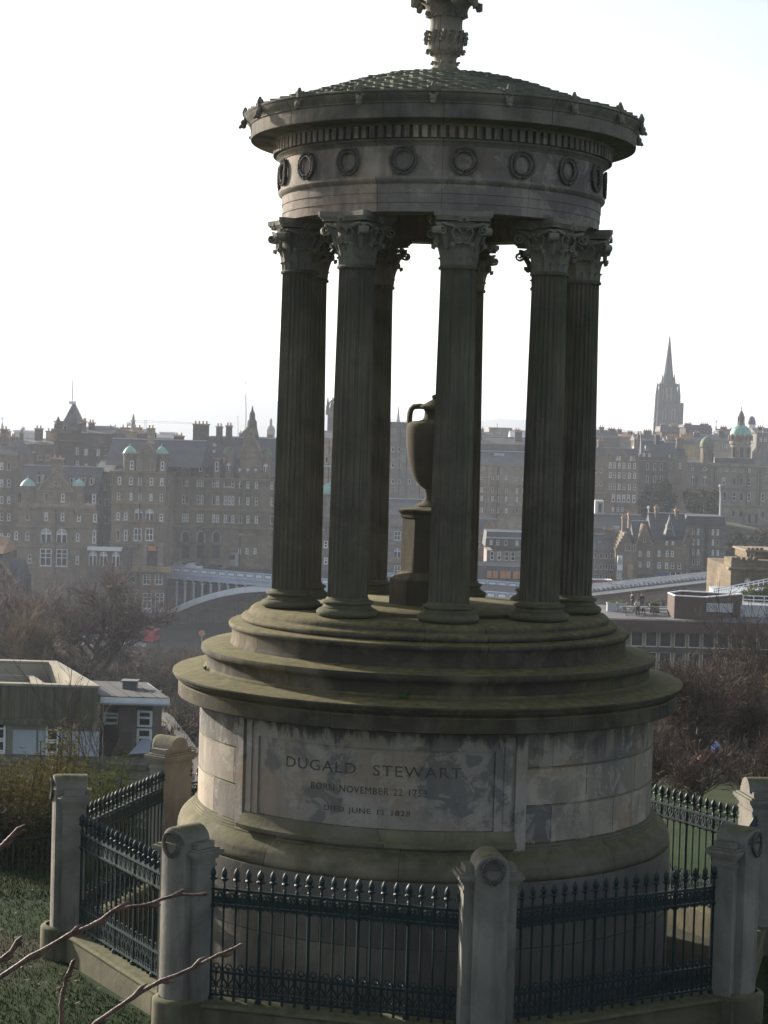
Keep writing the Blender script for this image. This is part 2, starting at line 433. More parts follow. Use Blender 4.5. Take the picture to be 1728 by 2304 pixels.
def volute(b, org, ux, uz, uy, R, turns, thick, hw, start=0, n=26):
    """flat scroll in the plane ux/uz about org, width hw along uy"""
    pts = []
    for i in range(n+1):
        t_ = i/n; a = start+turns*2*pi*t_; r = R*(1-.82*t_**.8)
        pts.append((org+ux*(r*cos(a))+uz*(r*sin(a)), (ux*cos(a)+uz*sin(a)), thick*(1-.45*t_)))
    rows = []
    for p, rad_, th in pts:
        rows.append([p+uy*hw, p-uy*hw, p-uy*hw-rad_*th, p+uy*hw-rad_*th])
    b.loft(rows, closed=True)
    k = len(b.v)-4; b.f.append([k,k+1,k+2,k+3]); b.m.append(b.mi)
    k0 = len(b.v)-4*(n+1); b.f.append([k0+3,k0+2,k0+1,k0]); b.m.append(b.mi)
b = MB()
zc = ZS1-.02
b.lathe([(.20,zc),(.20,zc+.12),(.205,zc+.25),(.222,zc+.36),(.25,zc+.44),(.27,zc+.475)], 32)
for k in range(16): leaf(b, k*22.5, .200, zc+.005, .088, .075, .022, .006, 5)
for k in range(8): leaf(b, k*45+22.5, .204, zc+.02, .215, .135, .070, .045, 9)
up_ = Vector((0, 0, 1))
for q in range(4):
    ad = 45+q*90
    o_ = pol(1, ad, 0); tn = pol(1, ad+90, 0)
    # corner volutes, carried on a stalk that springs from the leaves
    st = [pol(.215, ad, zc+.20), pol(.25, ad, zc+.30), pol(.31, ad, zc+.39), pol(.372, ad, zc+.445)]
    b.tube(st, [.036, .034, .03, .026], 6)
    for s in (-1, 1):
        volute(b, pol(.372, ad, zc+.385)+tn*(.028*s), o_, up_, (tn*s).normalized(), .082, 1.7, .022, .026, rad(100))
        # slender spray under the abacus running from the centre of the side to the corner
        c0 = pol(.235, ad-45*s, zc+.34); c1 = pol(.30, ad-22*s, zc+.425); c2 = pol(.37, ad-6*s, zc+.455)
        b.tube([c0, (c0+c1)/2+Vector((0,0,.02)), c1, c2], [.012, .02, .022, .018], 5)
    # inner scrolls, two pairs, on the side between the corners
    fd = q*90; fo = pol(1, fd, 0); ft = pol(1, fd+90, 0)
    for s in (-1, 1):
        volute(b, fo*.258+ft*(.052*s)+up_*(zc+.275), ft*s, up_, fo, .052, 1.5, .017, .022, rad(200))
        volute(b, fo*.285+ft*(.046*s)+up_*(zc+.40), ft*s, up_*-1, fo, .042, 1.4, .015, .02, rad(190))
        b.tube([fo*.245+ft*(.09*s)+up_*(zc+.29), fo*.26+ft*(.12*s)+up_*(zc+.36), fo*.27+ft*(.085*s)+up_*(zc+.42)], .014, 5)
    # flower on the abacus
    for j in range(9):
        a = rad(-80+j*20)
        p0 = fo*.295+up_*(zc+.47); p1 = p0+(ft*sin(a)+up_*cos(a)*1.25)*.072+fo*.035
        b.tube([p0, (p0+p1)/2+fo*.02, p1], [.008, .013, .005], 4)
# abacus: four hollow sides and cut-off horned corners
def abpoly(s):
    out = []
    for q in range(4):
        a0 = 45+q*90
        out.append(tuple(pol(.447*s, a0-2.8, 0)[:2])); out.append(tuple(pol(.447*s, a0+2.8, 0)[:2]))
        for j in range(1, 8):
            t_ = j/8; dd = a0+3+(84)*t_
            e = .447*s*cos(rad(45))/max(cos(rad(dd-a0-45)), .1)
            rr_ = e - .062*s*sin(pi*t_)**.7
            out.append(tuple(pol(rr_, dd, 0)[:2]))
    return out
for s0, z0, z1 in ((.90, zc+.49, zc+.515), (.95, zc+.515, zc+.535), (1.0, zc+.535, ZT+.002)):
    b.prism(abpoly(s0), z0, z1)
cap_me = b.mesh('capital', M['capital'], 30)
col0 = empty('column', (0,0,0), 0, mon)
link('shaft', shaft_me, col0); link('column_base', base_me, col0); link('capital', cap_me, col0)
for k in range(9):
    c = col0 if k == 0 else dup(col0, mon)
    d = TH0+40*k
    c.location = pol(RCOL, d, 0); c.rotation_euler = (0, 0, rad(d))
# --- entablature
b = MB()
ZA = ZT-.004
b.lathe([(1.52,ZA+.32),(1.52,ZA),(1.895,ZA),(1.895,ZA+.098),(1.903,ZA+.102),(1.903,ZA+.20),(1.911,ZA+.204),(1.911,ZA+.305),(1.92,ZA+.31),(1.935,ZA+.325),(1.95,ZA+.338),(1.958,ZA+.355),(1.955,ZA+.378),(1.928,ZA+.383)], N)
arch = b.build('architrave', M['entab'], mon, 30)
b = MB(); b.lathe([(1.926,ZA+.375),(1.926,9.50)], N); fr = b.build('frieze', M['entab'], mon, 30)
b = MB(); b.lathe([(1.52,ZA+.31),(1.3,ZA+.36),(.8,ZA+.42),(0.02,ZA+.44)], 64); b.build('ceiling', M['cornice'], mon, 40)
# laurel wreaths
b = MB()
for i in range(44):
    t0 = i/44*2*pi
    for s in (-1, 1):
        side = 1 if t0 < pi else -1
        rx, rz = .128, .128
        x = rx*sin(t0); z = -rz*cos(t0)
        tx = rx*cos(t0); tz = rz*sin(t0); L = hypot(tx, tz); tx /= L; tz /= L
        if side < 0: tx, tz = -tx, -tz
        nx, nz = -tz*s, tx*s
        p0 = Vector((x, -.004, z)); p2 = p0+Vector((tx*.034+nx*.030, -.028-.008*(i % 2), tz*.034+nz*.030)); p1 = (p0+p2)/2+Vector((nx*.006, -.012, nz*.006))
        b.tube([p0, p1, p2], [.011, .018, .004], 5)
for s in (-1, 1):
    b.tube([(0, -.012, .122), (s*.05, -.02, .136), (s*.085, -.018, .128), (s*.112, -.012, .142)], [.012, .014, .010, .004], 5)
    b.tube([(0, -.012, -.124), (s*.03, -.02, -.15), (s*.045, -.012, -.165)], [.010, .009, .003], 5)
wre_me = b.mesh('wreath', M['carve'], 40)
for k in range(18):
    d = TH0+20*k
    o = link('wreath', wre_me, fr, pol(1.927, d, 9.325), rad(d))
# cornice with dentils
b = MB()
b.lathe([(1.92,9.485),(1.935,9.49),(1.945,9.51),(1.965,9.525),(1.985,9.54),(1.985,9.555),(1.965,9.56),(1.965,9.70)], N)
b.lathe([(1.96,9.69),(2.035,9.695),(2.045,9.715),(2.06,9.72),(2.12,9.728),(2.25,9.735),(2.262,9.745),(2.275,9.738),(2.297,9.738),(2.303,9.76),(2.303,9.885),(2.31,9.892),(2.318,9.90),(2.315,9.908),(2.325,9.925),(2.345,9.945),(2.36,9.965),(2.372,9.985),(2.378,10.0),(2.385,10.008),(2.387,10.022),(2.375,10.03),(2.30,10.045)], N)
cor = b.build('cornice', M['cornice'], mon, 35)
b = MB()
nd = 126
for k in range(nd):
    d = k*360/nd; w = 360/nd*.60
    arcbox(b, d-w/2, d+w/2, 1.955, 2.028, 9.565, 9.694, 1)
b.build('dentils', M['entab'], cor)
b = MB()
if True:
    o_ = pol(1, 0, 0); t_ = pol(1, 90, 0)
    # lion-head spout below, small upstanding leaf above
    c = o_*2.375
    for dx, dz, ro in ((0, 9.93, .042), (.0, 9.895, .034)):
        cc = c+up_*dz+o_*.012
        ring = []
        for j in range(7):
            th_ = -pi/2+pi*j/6
            ring.append([cc+up_*(ro*sin(th_))+(o_*cos(a_)+t_*sin(a_))*(ro*cos(th_)) for a_ in [2*pi*q/10 for q in range(10)]])
        b.loft(ring, closed=True)
    b.tube([c+up_*9.9+o_*.01, c+up_*9.885+o_*.05, c+up_*9.865+o_*.065], [.028, .024, .015], 6)
    for s in (-1, 1): b.tube([c+up_*9.965+t_*(.03*s), c+up_*9.995+t_*(.045*s)+o_*.005], [.02, .008], 5)
    b.tube([o_*2.36+up_*10.02, o_*2.375+up_*10.06, o_*2.37+up_*10.115], [.045, .036, .014], 6)
    b.tube([o_*2.36+up_*10.02+t_*.03, o_*2.372+up_*10.05+t_*.05, o_*2.36+up_*10.075+t_*.06], [.03, .024, .01], 5)
    b.tube([o_*2.36+up_*10.02-t_*.03, o_*2.372+up_*10.05-t_*.05, o_*2.36+up_*10.075-t_*.06], [.03, .024, .01], 5)
sp_me = b.mesh('spout', M['cornice'], 40)
for k in range(18): link('spout', sp_me, cor, (0,0,0), rad(TH0+10+20*k))
# domed roof of overlapping stone scales
def domez(r):
    P_ = [(0,10.63),(.29,10.575),(.45,10.555),(.725,10.51),(.896,10.478),(1.192,10.403),(1.406,10.325),(1.8,10.19),(2.1,10.095),(2.36,10.02)]
    for (r0,z0),(r1,z1) in zip(P_, P_[1:]):
        if r <= r1: return z0+(z1-z0)*(r-r0)/(r1-r0)
    return P_[-1][1]
b = MB()
b.lathe([(2.37,10.01)]+[(r, domez(r)-.012) for r in (2.3,2.1,1.8,1.5,1.2,.9,.6,.3,.05)], 96)
rows_r = [2.34,2.16,1.98,1.80,1.62,1.45,1.28,1.12,.97,.83,.70,.58,.47,.37]
for j, r0 in enumerate(rows_r):
    r1 = r0-.25
    n = max(14, int(2*pi*r0/.21)); n -= n % 2
    for i in range(n):
        d = (i+.5*(j % 2))*360/n; hw = 360/n*.5*.97
        lift = .016+.012*rr.random()
        tilt = rr.uniform(-.006, .006)
        # leaf-shaped scale, rounded at the eaves end
        outl = [(-1, r1), (-1, r0-.07), (-.72, r0-.025), (-.35, r0+.012), (0, r0+.022), (.35, r0+.012), (.72, r0-.025), (1, r0-.07), (1, r1)]
        top = []; bot = []
        for u_, r in outl:
            rq = max(.12, r); tt = (rq-max(.12, r1))/(r0-r1)
            top.append(pol(rq, d+u_*hw, domez(min(rq, 2.36))+.004+lift*max(0, tt)+.012*(1-abs(u_))+tilt*u_))
            bot.append(pol(rq, d+u_*hw, domez(min(rq, 2.36))-.01))
        k = len(outl); b.add(top+bot, [tuple(range(k))]+[(q, k+q, k+q+1, q+1) for q in range(k-1)])
b.build('dome_roof', M['tile'], mon)
# finial
b = MB()
fp = [(.33,10.55),(.27,10.605),(.235,10.625),(.212,10.65),(.17,10.672),(.151,10.69),(.137,10.71),(.129,10.765),(.131,10.80),(.16,10.84),(.195,10.88),(.204,10.92),(.206,10.96),(.215,10.99),(.205,11.03),(.215,11.07),(.20,11.105),(.190,11.13),(.186,11.21),(.19,11.27),(.205,11.32),(.235,11.36),(.25,11.42),(.26,11.55),(.22,11.7),(.12,11.82),(.02,11.86)]
b.lathe(fp, 36, fn=lambda a, z: 1+.03*cos(a*12))
for rw, z0, hh, ww, cu_, n in ((.20,10.945,.055,.10,.055,12), (.20,11.0,.045,.10,.06,12), (.20,11.05,.05,.10,.055,12), (.185,10.84,.045,.07,.05,10), (.135,10.70,.05,.06,.035,8), (.19,11.28,.05,.11,.065,10)):
    for k in range(n): leaf(b, k*360/n+z0*70, rw, z0, hh, ww, cu_, .012, 6)
for k in range(8):
    leaf(b, k*45+12, .22, 11.28, .17, .2, .15, .07, 9)
    d = k*45+12
    b.tube([pol(.33,d,11.46), pol(.375,d,11.45), pol(.388,d,11.41), pol(.372,d,11.375)], [.05,.045,.035,.01], 6)
for k in range(12): leaf(b, k*30, .27, 10.59, .05, .13, .035, .0, 5)
b.build('finial', M['cornice'], mon, 40)
# --- small weeds growing in the joints of the steps
M['weed'] = plain('weed leaves', (.06,.12,.03), .7, .4, 20)
def weed(name, deg, r, z, n, L, label):
    b = MB(); q = random.Random(name+label)
    for i in range(n):
        a = q.uniform(0, 360); l = L*q.uniform(.5, 1); el = q.uniform(.5, 1.3)
        p0 = Vector((0,0,0)); dirv = Vector((cos(rad(a))*cos(el), sin(rad(a))*cos(el), sin(el)))
        sd = Vector((-sin(rad(a)), cos(rad(a)), 0))*l*.13
        p1 = dirv*l*.6; p2 = dirv*l+Vector((0,0,-l*.25))
        b.add([p0-sd*.3, p0+sd*.3, p1+sd, p2, p1-sd], [(0,1,2,3,4)])
    o = b.build(name, M['weed'], None, loc=Matrix.Rotation(YAW, 4, 'Z') @ pol(r, deg, z)+Vector((MX, MY, 0)))
    tag(o, label, 'weed')
weed('weed', -5.2, 2.72, 3.455, 16, .15, 'spiky green weed in the joint under the middle step')
weed('weed', -73, 2.72, 3.455, 12, .085, 'small leafy green weed at the left end of the widest ledge')
# ================================================================== URN ON ITS PEDESTAL
urn = empty('stone_urn', (MX, MY, 0), YAW, label='tall two-handled stone urn on an octagonal pedestal between the columns', cat='urn')
b = MB()
def octp(r): return [tuple(pol(r, 11+45*k, 0)[:2]) for k in range(8)]
def oct_loft(b, prof):
    b.loft([[Vector((p[0], p[1], z)) for p in octp(r)] for r, z in prof], closed=True)
    k = len(b.v)-8; b.f.append(list(range(k, k+8))); b.m.append(b.mi)
oct_loft(b, [(.495,4.255),(.495,4.54),(.49,4.56),(.40,4.625),(.372,4.645),(.365,4.66),(.357,5.29),(.375,5.30),(.38,5.33),(.40,5.36),(.412,5.37),(.412,5.392),(.39,5.40),(.24,5.43)])
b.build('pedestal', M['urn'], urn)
b = MB()
b.lathe([(.0,5.42),(.20,5.42),(.20,5.445),(.175,5.46),(.15,5.475),(.12,5.49),(.098,5.515),(.09,5.55),(.09,5.60),(.105,5.62),(.105,5.64),(.12,5.655),(.155,5.68),(.205,5.73),(.245,5.79),(.272,5.85),(.298,5.95),(.320,6.06),(.334,6.18),(.341,6.30),(.340,6.38),(.328,6.425),(.295,6.45),(.20,6.462),(.145,6.48),(.128,6.52),(.125,6.58),(.14,6.61),(.16,6.615)], 48)
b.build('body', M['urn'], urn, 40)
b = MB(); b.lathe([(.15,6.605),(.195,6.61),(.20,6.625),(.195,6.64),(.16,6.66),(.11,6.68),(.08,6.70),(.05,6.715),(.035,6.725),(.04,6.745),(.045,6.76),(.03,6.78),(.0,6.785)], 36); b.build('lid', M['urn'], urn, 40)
for s in (-1, 1):
    b = MB()
    pts = [(.10,6.632),(.19,6.638),(.255,6.63),(.287,6.598),(.300,6.55),(.304,6.49),(.305,6.43),(.303,6.36)]
    rows = []
    for i, (x, z) in enumerate(pts):
        p = Vector((s*x, 0, z)); a_ = Vector((s*pts[min(i+1,7)][0], 0, pts[min(i+1,7)][1])); c_ = Vector((s*pts[max(i-1,0)][0], 0, pts[max(i-1,0)][1]))
        t_ = (a_-c_).normalized(); nn = Vector((t_.z, 0, -t_.x))
        rows.append([p+nn*.036*cos(q*pi/4+pi/8)+Vector((0,1,0))*.06*sin(q*pi/4+pi/8) for q in range(8)])
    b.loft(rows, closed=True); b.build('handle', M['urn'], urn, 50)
# ================================================================== PIERS, KERB AND RAILINGS
PH0 = 9.275
b = MB()
# pier: local frame x = along the railing, y = outwards negative (front = -y), origin on the octagon at r = 4.2
sh = MB(); sh.box(-.272,.272,-.12,.14,.30,1.83); pier_sh = sh
pl = MB(); pl.box(-.31,.31,-.17,.19,-.8,.315); pl.box(-.29,.29,-.145,.165,.315,.345)
cp = MB()
for e, z0, z1 in ((.012,1.745,1.775),(.022,1.83,1.86),(.045,1.86,1.885),(.062,1.885,1.925),(.03,1.925,1.945)): cp.box(-.272-e,.272+e,-.12-e,.14+e,z0,z1)
cp.box(-.262,.262,-.11,.13,1.945,2.01)
bt = MB()
W_ = .170
def arcplan(w, y0, sag, n=9): return [(w*(-1+2*i/n), y0-sag*(1-(-1+2*i/n)**2)) for i in range(n+1)]
pp = arcplan(W_, -.205, .045)
bt.prism(pp+[(W_,-.10),(-W_,-.10)], .30, 1.99)
# barrel top running inwards from the rounded front
rows = []
nseg = 14
for yy in [0, .02, .05]+[.08+.02]:
    pass
ys_ = [-.250, -.249, -.240, -.222, -.195, .155]
insets = [.034, .018, .007, .002, 0, 0]
for yy, ins in zip(ys_, insets):
    r_ = W_-ins
    row = [Vector((r_*cos(pi*i/nseg), yy+ (.045*(cos(pi*i/nseg))**2 if yy < -.15 else 0), 1.99+r_*sin(pi*i/nseg))) for i in range(nseg+1)]
    rows.append(row)
bt.loft(rows)
for rw in (rows[0], rows[-1]):
    k = len(bt.v); bt.add([tuple(p) for p in rw], [tuple(range(nseg+1)) if rw is rows[0] else tuple(range(nseg,-1,-1))])
rp = MB()
plan = [(.26*cos(pi+pi*i/14), -.12+.24*sin(pi+pi*i/14)) for i in range(15)]
plan2 = [(.235*cos(pi+pi*i/14), -.12+.215*sin(pi+pi*i/14)) for i in range(15)]
rp.prism(plan, -.8, .33)
k = 15
rp.loft([[Vector((x,y,.33)) for x, y in plan], [Vector((x*.985,y*.985-.002,.35)) for x, y in plan], [Vector((x,y,.368)) for x, y in plan2], [Vector((x*.8,y*.8-.03,.375)) for x, y in plan2]])
wr = MB()
for i in range(30):
    t0 = i/30*2*pi
    for s in (-1, 1):
        x = .098*sin(t0); z = -.108*cos(t0); side = 1 if t0 < pi else -1
        tx, tz = cos(t0)*side, sin(t0)*side; nx, nz = -tz*s, tx*s
        yq = .045*(x/W_)**2
        p0 = Vector((x, yq, z)); p2 = p0+Vector((tx*.03+nx*.022, -.022, tz*.03+nz*.022)); wr.tube([p0, (p0+p2)/2+Vector((0,-.012,0)), p2], [.009,.014,.003], 5)
for s in (-1, 1): wr.tube([(0,-.005,-.105),(s*.022,-.02,-.135),(s*.03,.0,-.15)], [.012,.012,.003], 5)
mesh_sh = pier_sh.mesh('pier_shaft', M['pier']); mesh_pl = pl.mesh('pier_plinth', M['kerb']); mesh_cp = cp.mesh('pier_cap', M['pier'])
mesh_bt = bt.mesh('buttress', M['pier'], 40); mesh_rp = rp.mesh('buttress_base', M['kerb'], 35); mesh_wr = wr.mesh('wreath', M['carve'], 40)
PIER_LABELS = {1: 'round-topped stone pier facing the camera in front of the inscription', 0: 'round-topped stone pier left of the front railing with a red twig crossing it',
 -1: 'round-topped stone pier farthest to the left, seen side on beside the bushes', -2: 'round-topped stone pier behind the drum on the left, mossy barrel top',
 2: 'round-topped stone pier at the right end of the front railing', 3: 'round-topped stone pier with a sunlit left face behind the right-hand pier',
 4: 'round-topped stone pier out of sight behind the drum', 5: 'round-topped stone pier out of sight behind the drum'}
piers = {}
for k in range(-2, 6):
    d = PH0+45*(k-1); p = Matrix.Rotation(YAW, 4, 'Z') @ pol(4.2, d, 0)+Vector((MX, MY, 0))
    o = empty('stone_pier', p, rad(d)+YAW, None, PIER_LABELS[k], 'pier', 'stone piers of the railing')
    link('shaft', mesh_sh, o); link('plinth', mesh_pl, o); link('cap', mesh_cp, o); link('buttress', mesh_bt, o); link('rounded_base', mesh_rp, o)
    link('wreath', mesh_wr, o, (0, -.252, 1.99))
    piers[k] = p
# iron railing bay
side = 2*4.2*sin(rad(22.5)); half = side/2-.285
NB = 21
def barmesh(rr_, thick):
    b = MB()
    b.tube([(0,0,.335),(0,0,.50),(0,0,1.36)], rr_, 7)
    k = 1.75 if thick else 1.35
    z = 1.515
    b.lathe([(rr_*1.0,1.34),(rr_,1.50),(.013*k,1.515),(.009*k,1.535),(.013*k,1.548),(.009*k,1.56),(.008*k,1.585),(.012*k,1.60),(.022*k,1.607),(.026*k,1.618),(.022*k,1.628),(.013*k,1.634),(.018*k,1.645),(.022*k,1.665),(.021*k,1.69),(.014*k,1.715),(.004,1.74),(.0,1.745)], 9)
    for s in (-1, 1):
        b.tube([(s*.012,0,1.605),(s*.03*k,0,1.615),(s*.034*k,0,1.628)], [.008,.007,.003], 5)
    # collar under the frieze and foot
    b.lathe([(rr_,1.30),(rr_*1.7,1.335),(rr_*1.9,1.35)], 7)
    b.lathe([(rr_*1.9 if thick else rr_*1.4,.33),(rr_*1.9 if thick else rr_*1.4,.375),(rr_,.39)], 7)
    return b.mesh('bar', M['iron'], 40)
bar_thin, bar_thick = barmesh(.0115, False), barmesh(.019, True)
def railbox(zs, th, name):
    b = MB()
    for z0, z1, t_ in zs: b.box(-half-.03, half+.03, -t_, t_, z0, z1)
    return b.mesh(name, M['iron'])
rail_top = railbox([(1.497,1.522,.024)], 0, 'top_rail')
rail_mid = railbox([(1.338,1.36,.024)], 0, 'middle_rail')
rail_low = railbox([(.628,.652,.022)], 0, 'lower_rail')
rail_bot = railbox([(.392,.412,.022)], 0, 'bottom_rail')
step_ = 2*half/(NB-1)
b = MB()   # pierced frieze between the upper rails: palmettes, with scallops hanging below
for i in range(NB-1):
    x = -half+step_*(i+.5)
    for s in (-1, 1):
        b.tube([(x,0,1.36),(x+s*.022,0,1.38),(x+s*.046,0,1.42),(x+s*.040,0,1.46),(x+s*.018,0,1.478),(x+s*.012,0,1.455)], [.010,.012,.012,.011,.009,.006], 4)
        b.tube([(x,0,1.36),(x+s*.012,0,1.40),(x+s*.02,0,1.44)], [.010,.012,.004], 4)
        b.tube([(x+s*.06,0,1.36),(x+s*.055,0,1.42),(x+s*.06,0,1.50)], [.012,.006,.012], 4)
        b.tube([(x+s*.044,0,1.34),(x+s*.030,0,1.318),(x+s*.012,0,1.325),(x,0,1.34)], [.008,.010,.007,.006], 4)
    b.tube([(x,0,1.36),(x,0,1.43),(x,0,1.49)], [.010,.014,.004], 4)
    b.box(x-.055,x+.055,-.003,.003,1.365,1.43)
frieze_me = b.mesh('frieze', M['iron'], 40)
b = MB()   # lower panel of scrolls and its cresting of little rings
for i in range(NB-1):
    x = -half+step_*(i+.5)
    pts = [(x+.030*cos(q*pi/5), 0, .70+.030*sin(q*pi/5)) for q in range(11)]
    b.tube(pts, .008, 4); b.tube([(x,0,.65),(x,0,.69)], .012, 4)
    for s in (-1, 1):
        b.tube([(x+s*.055,0,.65),(x+s*.045,0,.69),(x+s*.03,0,.70)], [.009,.007,.005], 4)
        b.tube([(x+s*.058,0,.63),(x+s*.05,0,.57),(x+s*.018,0,.53),(x+s*.010,0,.50),(x+s*.03,0,.47),(x+s*.05,0,.49),(x+s*.038,0,.515)], [.010,.011,.012,.011,.010,.008,.005], 4)
        b.tube([(x+s*.058,0,.41),(x+s*.04,0,.45),(x+s*.012,0,.44)], [.010,.009,.006], 4)
    b.tube([(x,0,.41),(x,0,.52),(x,0,.63)], [.012,.008,.012], 4)
low_me = b.mesh('lower_panel', M['iron'], 40)
RAIL_LABELS = {0: 'dark green iron railing left of centre below the inscription', 1: 'dark green iron railing right of the middle pier',
 -1: 'dark green iron railing with glinting rails on the left front side', -2: 'dark green iron railing rising away behind the far left pier',
 2: 'dark green iron railing along the right edge between the two right piers', 3: 'dark green iron railing on the far right, glinting in front of the tree',
 -3: 'dark green iron railing glimpsed between the drum and the back left pier'}
for k in range(-3, 4):
    d = PH0+45*(k-.5); ap = 4.2*cos(rad(22.5))
    p = Matrix.Rotation(YAW, 4, 'Z') @ pol(ap, d, 0)+Vector((MX, MY, 0))
    o = empty('iron_railing', p, rad(d)+YAW, None, RAIL_LABELS[k], 'railing', 'iron railings round the monument')
    for nm, me in (('top_rail', rail_top), ('middle_rail', rail_mid), ('lower_rail', rail_low), ('bottom_rail', rail_bot), ('frieze', frieze_me), ('lower_panel', low_me)): link(nm, me, o)
    for i in range(NB):
        link('bar', bar_thick if i % 4 == 0 else bar_thin, o, (-half+step_*i, 0, 0))
# mossy kerb under the railings: an octagonal ring
b = MB()
prof = [(3.98,-.8),(3.98,.325),(4.04,.342),(4.20,.345),(4.36,.335),(4.385,.315),(4.385,.30),(4.36,.285),(4.36,-.8)]
cr = 1/cos(rad(22.5))
rows = []
for k in range(9):
    d = PH0+45*k
    rows.append([pol(4.2+(r-4.2+ (4.2*cos(rad(22.5)) -4.2)*0)*cr, d, z) for r, z in prof])
# straight runs: subdivide so that the moss and stains are not stretched
for k in range(8):
    seg = []
    for i in range(7):
        t_ = i/6; seg.append([rows[k][j].lerp(rows[k+1][j], t_) for j in range(len(prof))])
    b.loft(seg)
o = b.build('kerb_wall', M['kerb'], None, 30, (MX, MY, 0), YAW); tag(o, 'low mossy stone kerb carrying the railings round the monument', 'kerb')
# ================================================================== GROUND
def interp(tab, t):
    if t <= tab[0][0]: return tab[0][1]
    for (a, za), (b_, zb_) in zip(tab, tab[1:]):
        if t <= b_:
            u = (t-a)/(b_-a); u = u*u*(3-2*u) if b_ < 60 else u
            return za+(zb_-za)*u
    return tab[-1][1]
TL = [(-30,5.2),(0,4.75),(8,3.3),(15,1.0),(18,.05),(27,-.05),(31,-.5),(38,-2.2),(55,-7),(75,-10.5),(95,-11),(112,-11.4),(150,-14.8),(200,-19),(236,-22.3),(262,-26.5),(300,-29.6),(345,-30.5),(430,-31),(520,-26),(700,-14),(1000,-4),(1400,-6),(2200,-25),(9000,-30)]
TR = [(-30,5.2),(0,4.75),(8,3.3),(15,1.0),(18,.05),(30,-.05),(36,-.9),(48,-2.6),(65,-4.6),(95,-9),(140,-16),(185,-20),(260,-22),(330,-27),(390,-25),(430,-25),(480,-25),(560,-23),(680,-18),(1000,-2),(1400,-6),(2200,-25),(9000,-30)]
def smooth(a, b_, t):
    u = max(0, min(1, (t-a)/(b_-a))); return u*u*(3-2*u)
def gz(x, y):
    w = smooth(-.06, .05, x/max(y, 20))
    z = interp(TL, y)*(1-w)+interp(TR, y)*w
    if 10 < y < 70: z -= 0
    return z
ys_ = [-30,-20,-10,-4,0,3,6,9,11,13,14.5,16,17,18,19]+[20+i for i in range(0,40,2)]+[60+i*5 for i in range(12)]+[120+i*12 for i in range(20)]+[360,380,400,420,440,470,500,540,580,640,700,800,900,1000,1200,1400,1800,2200,3000,4500,6000,9000,14000]
us_ = [-3,-1.8,-1.1,-.7,-.5,-.4,-.32]+[-.28+.02*i for i in range(29)]+[.32,.4,.5,.7,1.1,1.8,3]
b = MB(); q = random.Random(5)
rows = []
for y in ys_:
    row = []
    for u in us_:
        x = u*max(abs(y), 30)
        row.append(Vector((x, y, gz(x, y)+(q.uniform(-.03,.03) if 10 < y < 16 or 30 < y < 60 else 0))))
    rows.append(row)
b.loft(rows)
t = NT('grass and city ground')
g = t.mix(t.ramp(t.noise(.9, 6, .6), [(.35, 0), (.65, 1)]), (.009,.026,.002), (.016,.036,.003))
g = t.mix(t.ramp(t.noise(.35, 4), [(.5, 0), (.68, .75)]), g, (.052,.040,.022))
sx = t.n('ShaderNodeSeparateXYZ'); t.l(t.tc.outputs['Object'], sx.inputs[0])
far = t.ramp(t.math('DIVIDE', t.math('SUBTRACT', sx.outputs[1], 75), 60, True), [(0, 0), (1, 1)])
brown = t.mix(t.ramp(t.noise(.11, 6, .65), [(.4, 0), (.6, 1)]), (.045,.036,.026), (.03,.036,.018))
g = t.mix(far, g, brown)
far2 = t.ramp(t.math('DIVIDE', t.math('SUBTRACT', sx.outputs[1], 270), 12, True), [(0, 0), (1, 1)])
g = t.mix(far2, g, t.mix(t.ramp(t.noise(.05, 5), [(.4, 0), (.6, 1)]), (.018,.018,.02), (.032,.03,.03)))
t.bump(t.noise(18, 6, .7), .6, .06)
M['ground'] = t.fin(g, .95, .15)
o = b.build('ground', M['ground'], None, 60); tag(o, kind='structure')
# gravel strip inside the railing
b = MB(); b.lathe([(2.97,.012),(3.9,.010)], 64); M['earth'] = plain('bare earth', (.034,.026,.016), .95, .35, 3, bump=.4, c2=(.03,.034,.014))
o = b.build('ground_inside_railing', M['earth'], None, loc=(MX, MY, 0), rz=YAW); tag(o, kind='structure')
# grass blades on the lawn by the kerb
t = NT('grass blades')
M['grass'] = t.fin(t.mix(t.ramp(t.noise(1.3, 5, .6), [(.35, 0), (.65, 1)]), (.010,.032,.002), (.018,.044,.004)), .9, .05)
b = MB(); q = random.Random(11)
for i in range(30000):
    y = q.uniform(17.2, 29.5); px = q.uniform(-60, 470) if q.random() < .88 else q.uniform(1700, 1790)
    x = (px-PW/2)/FPX*y
    dx, dy = x-MX, y-MY
    if hypot(dx, dy) < 4.15: continue
    an = (atan2(dx, -dy)-YAW-rad(PH0)) % rad(45)-rad(22.5)
    if hypot(dx, dy)*cos(an) < 4.10: continue
    z = gz(x, y); a = q.uniform(0, pi); h = q.uniform(.02, .05); w = .007
    lx, ly = q.uniform(-.03,.03), q.uniform(-.03,.03)
    b.add([(x-w*cos(a), y-w*sin(a), z-.01), (x+w*cos(a), y+w*sin(a), z-.01), (x+lx, y+ly, z+h)], [(0,1,2)])
o = b.build('grass', M['grass']); tag(o, kind='stuff')
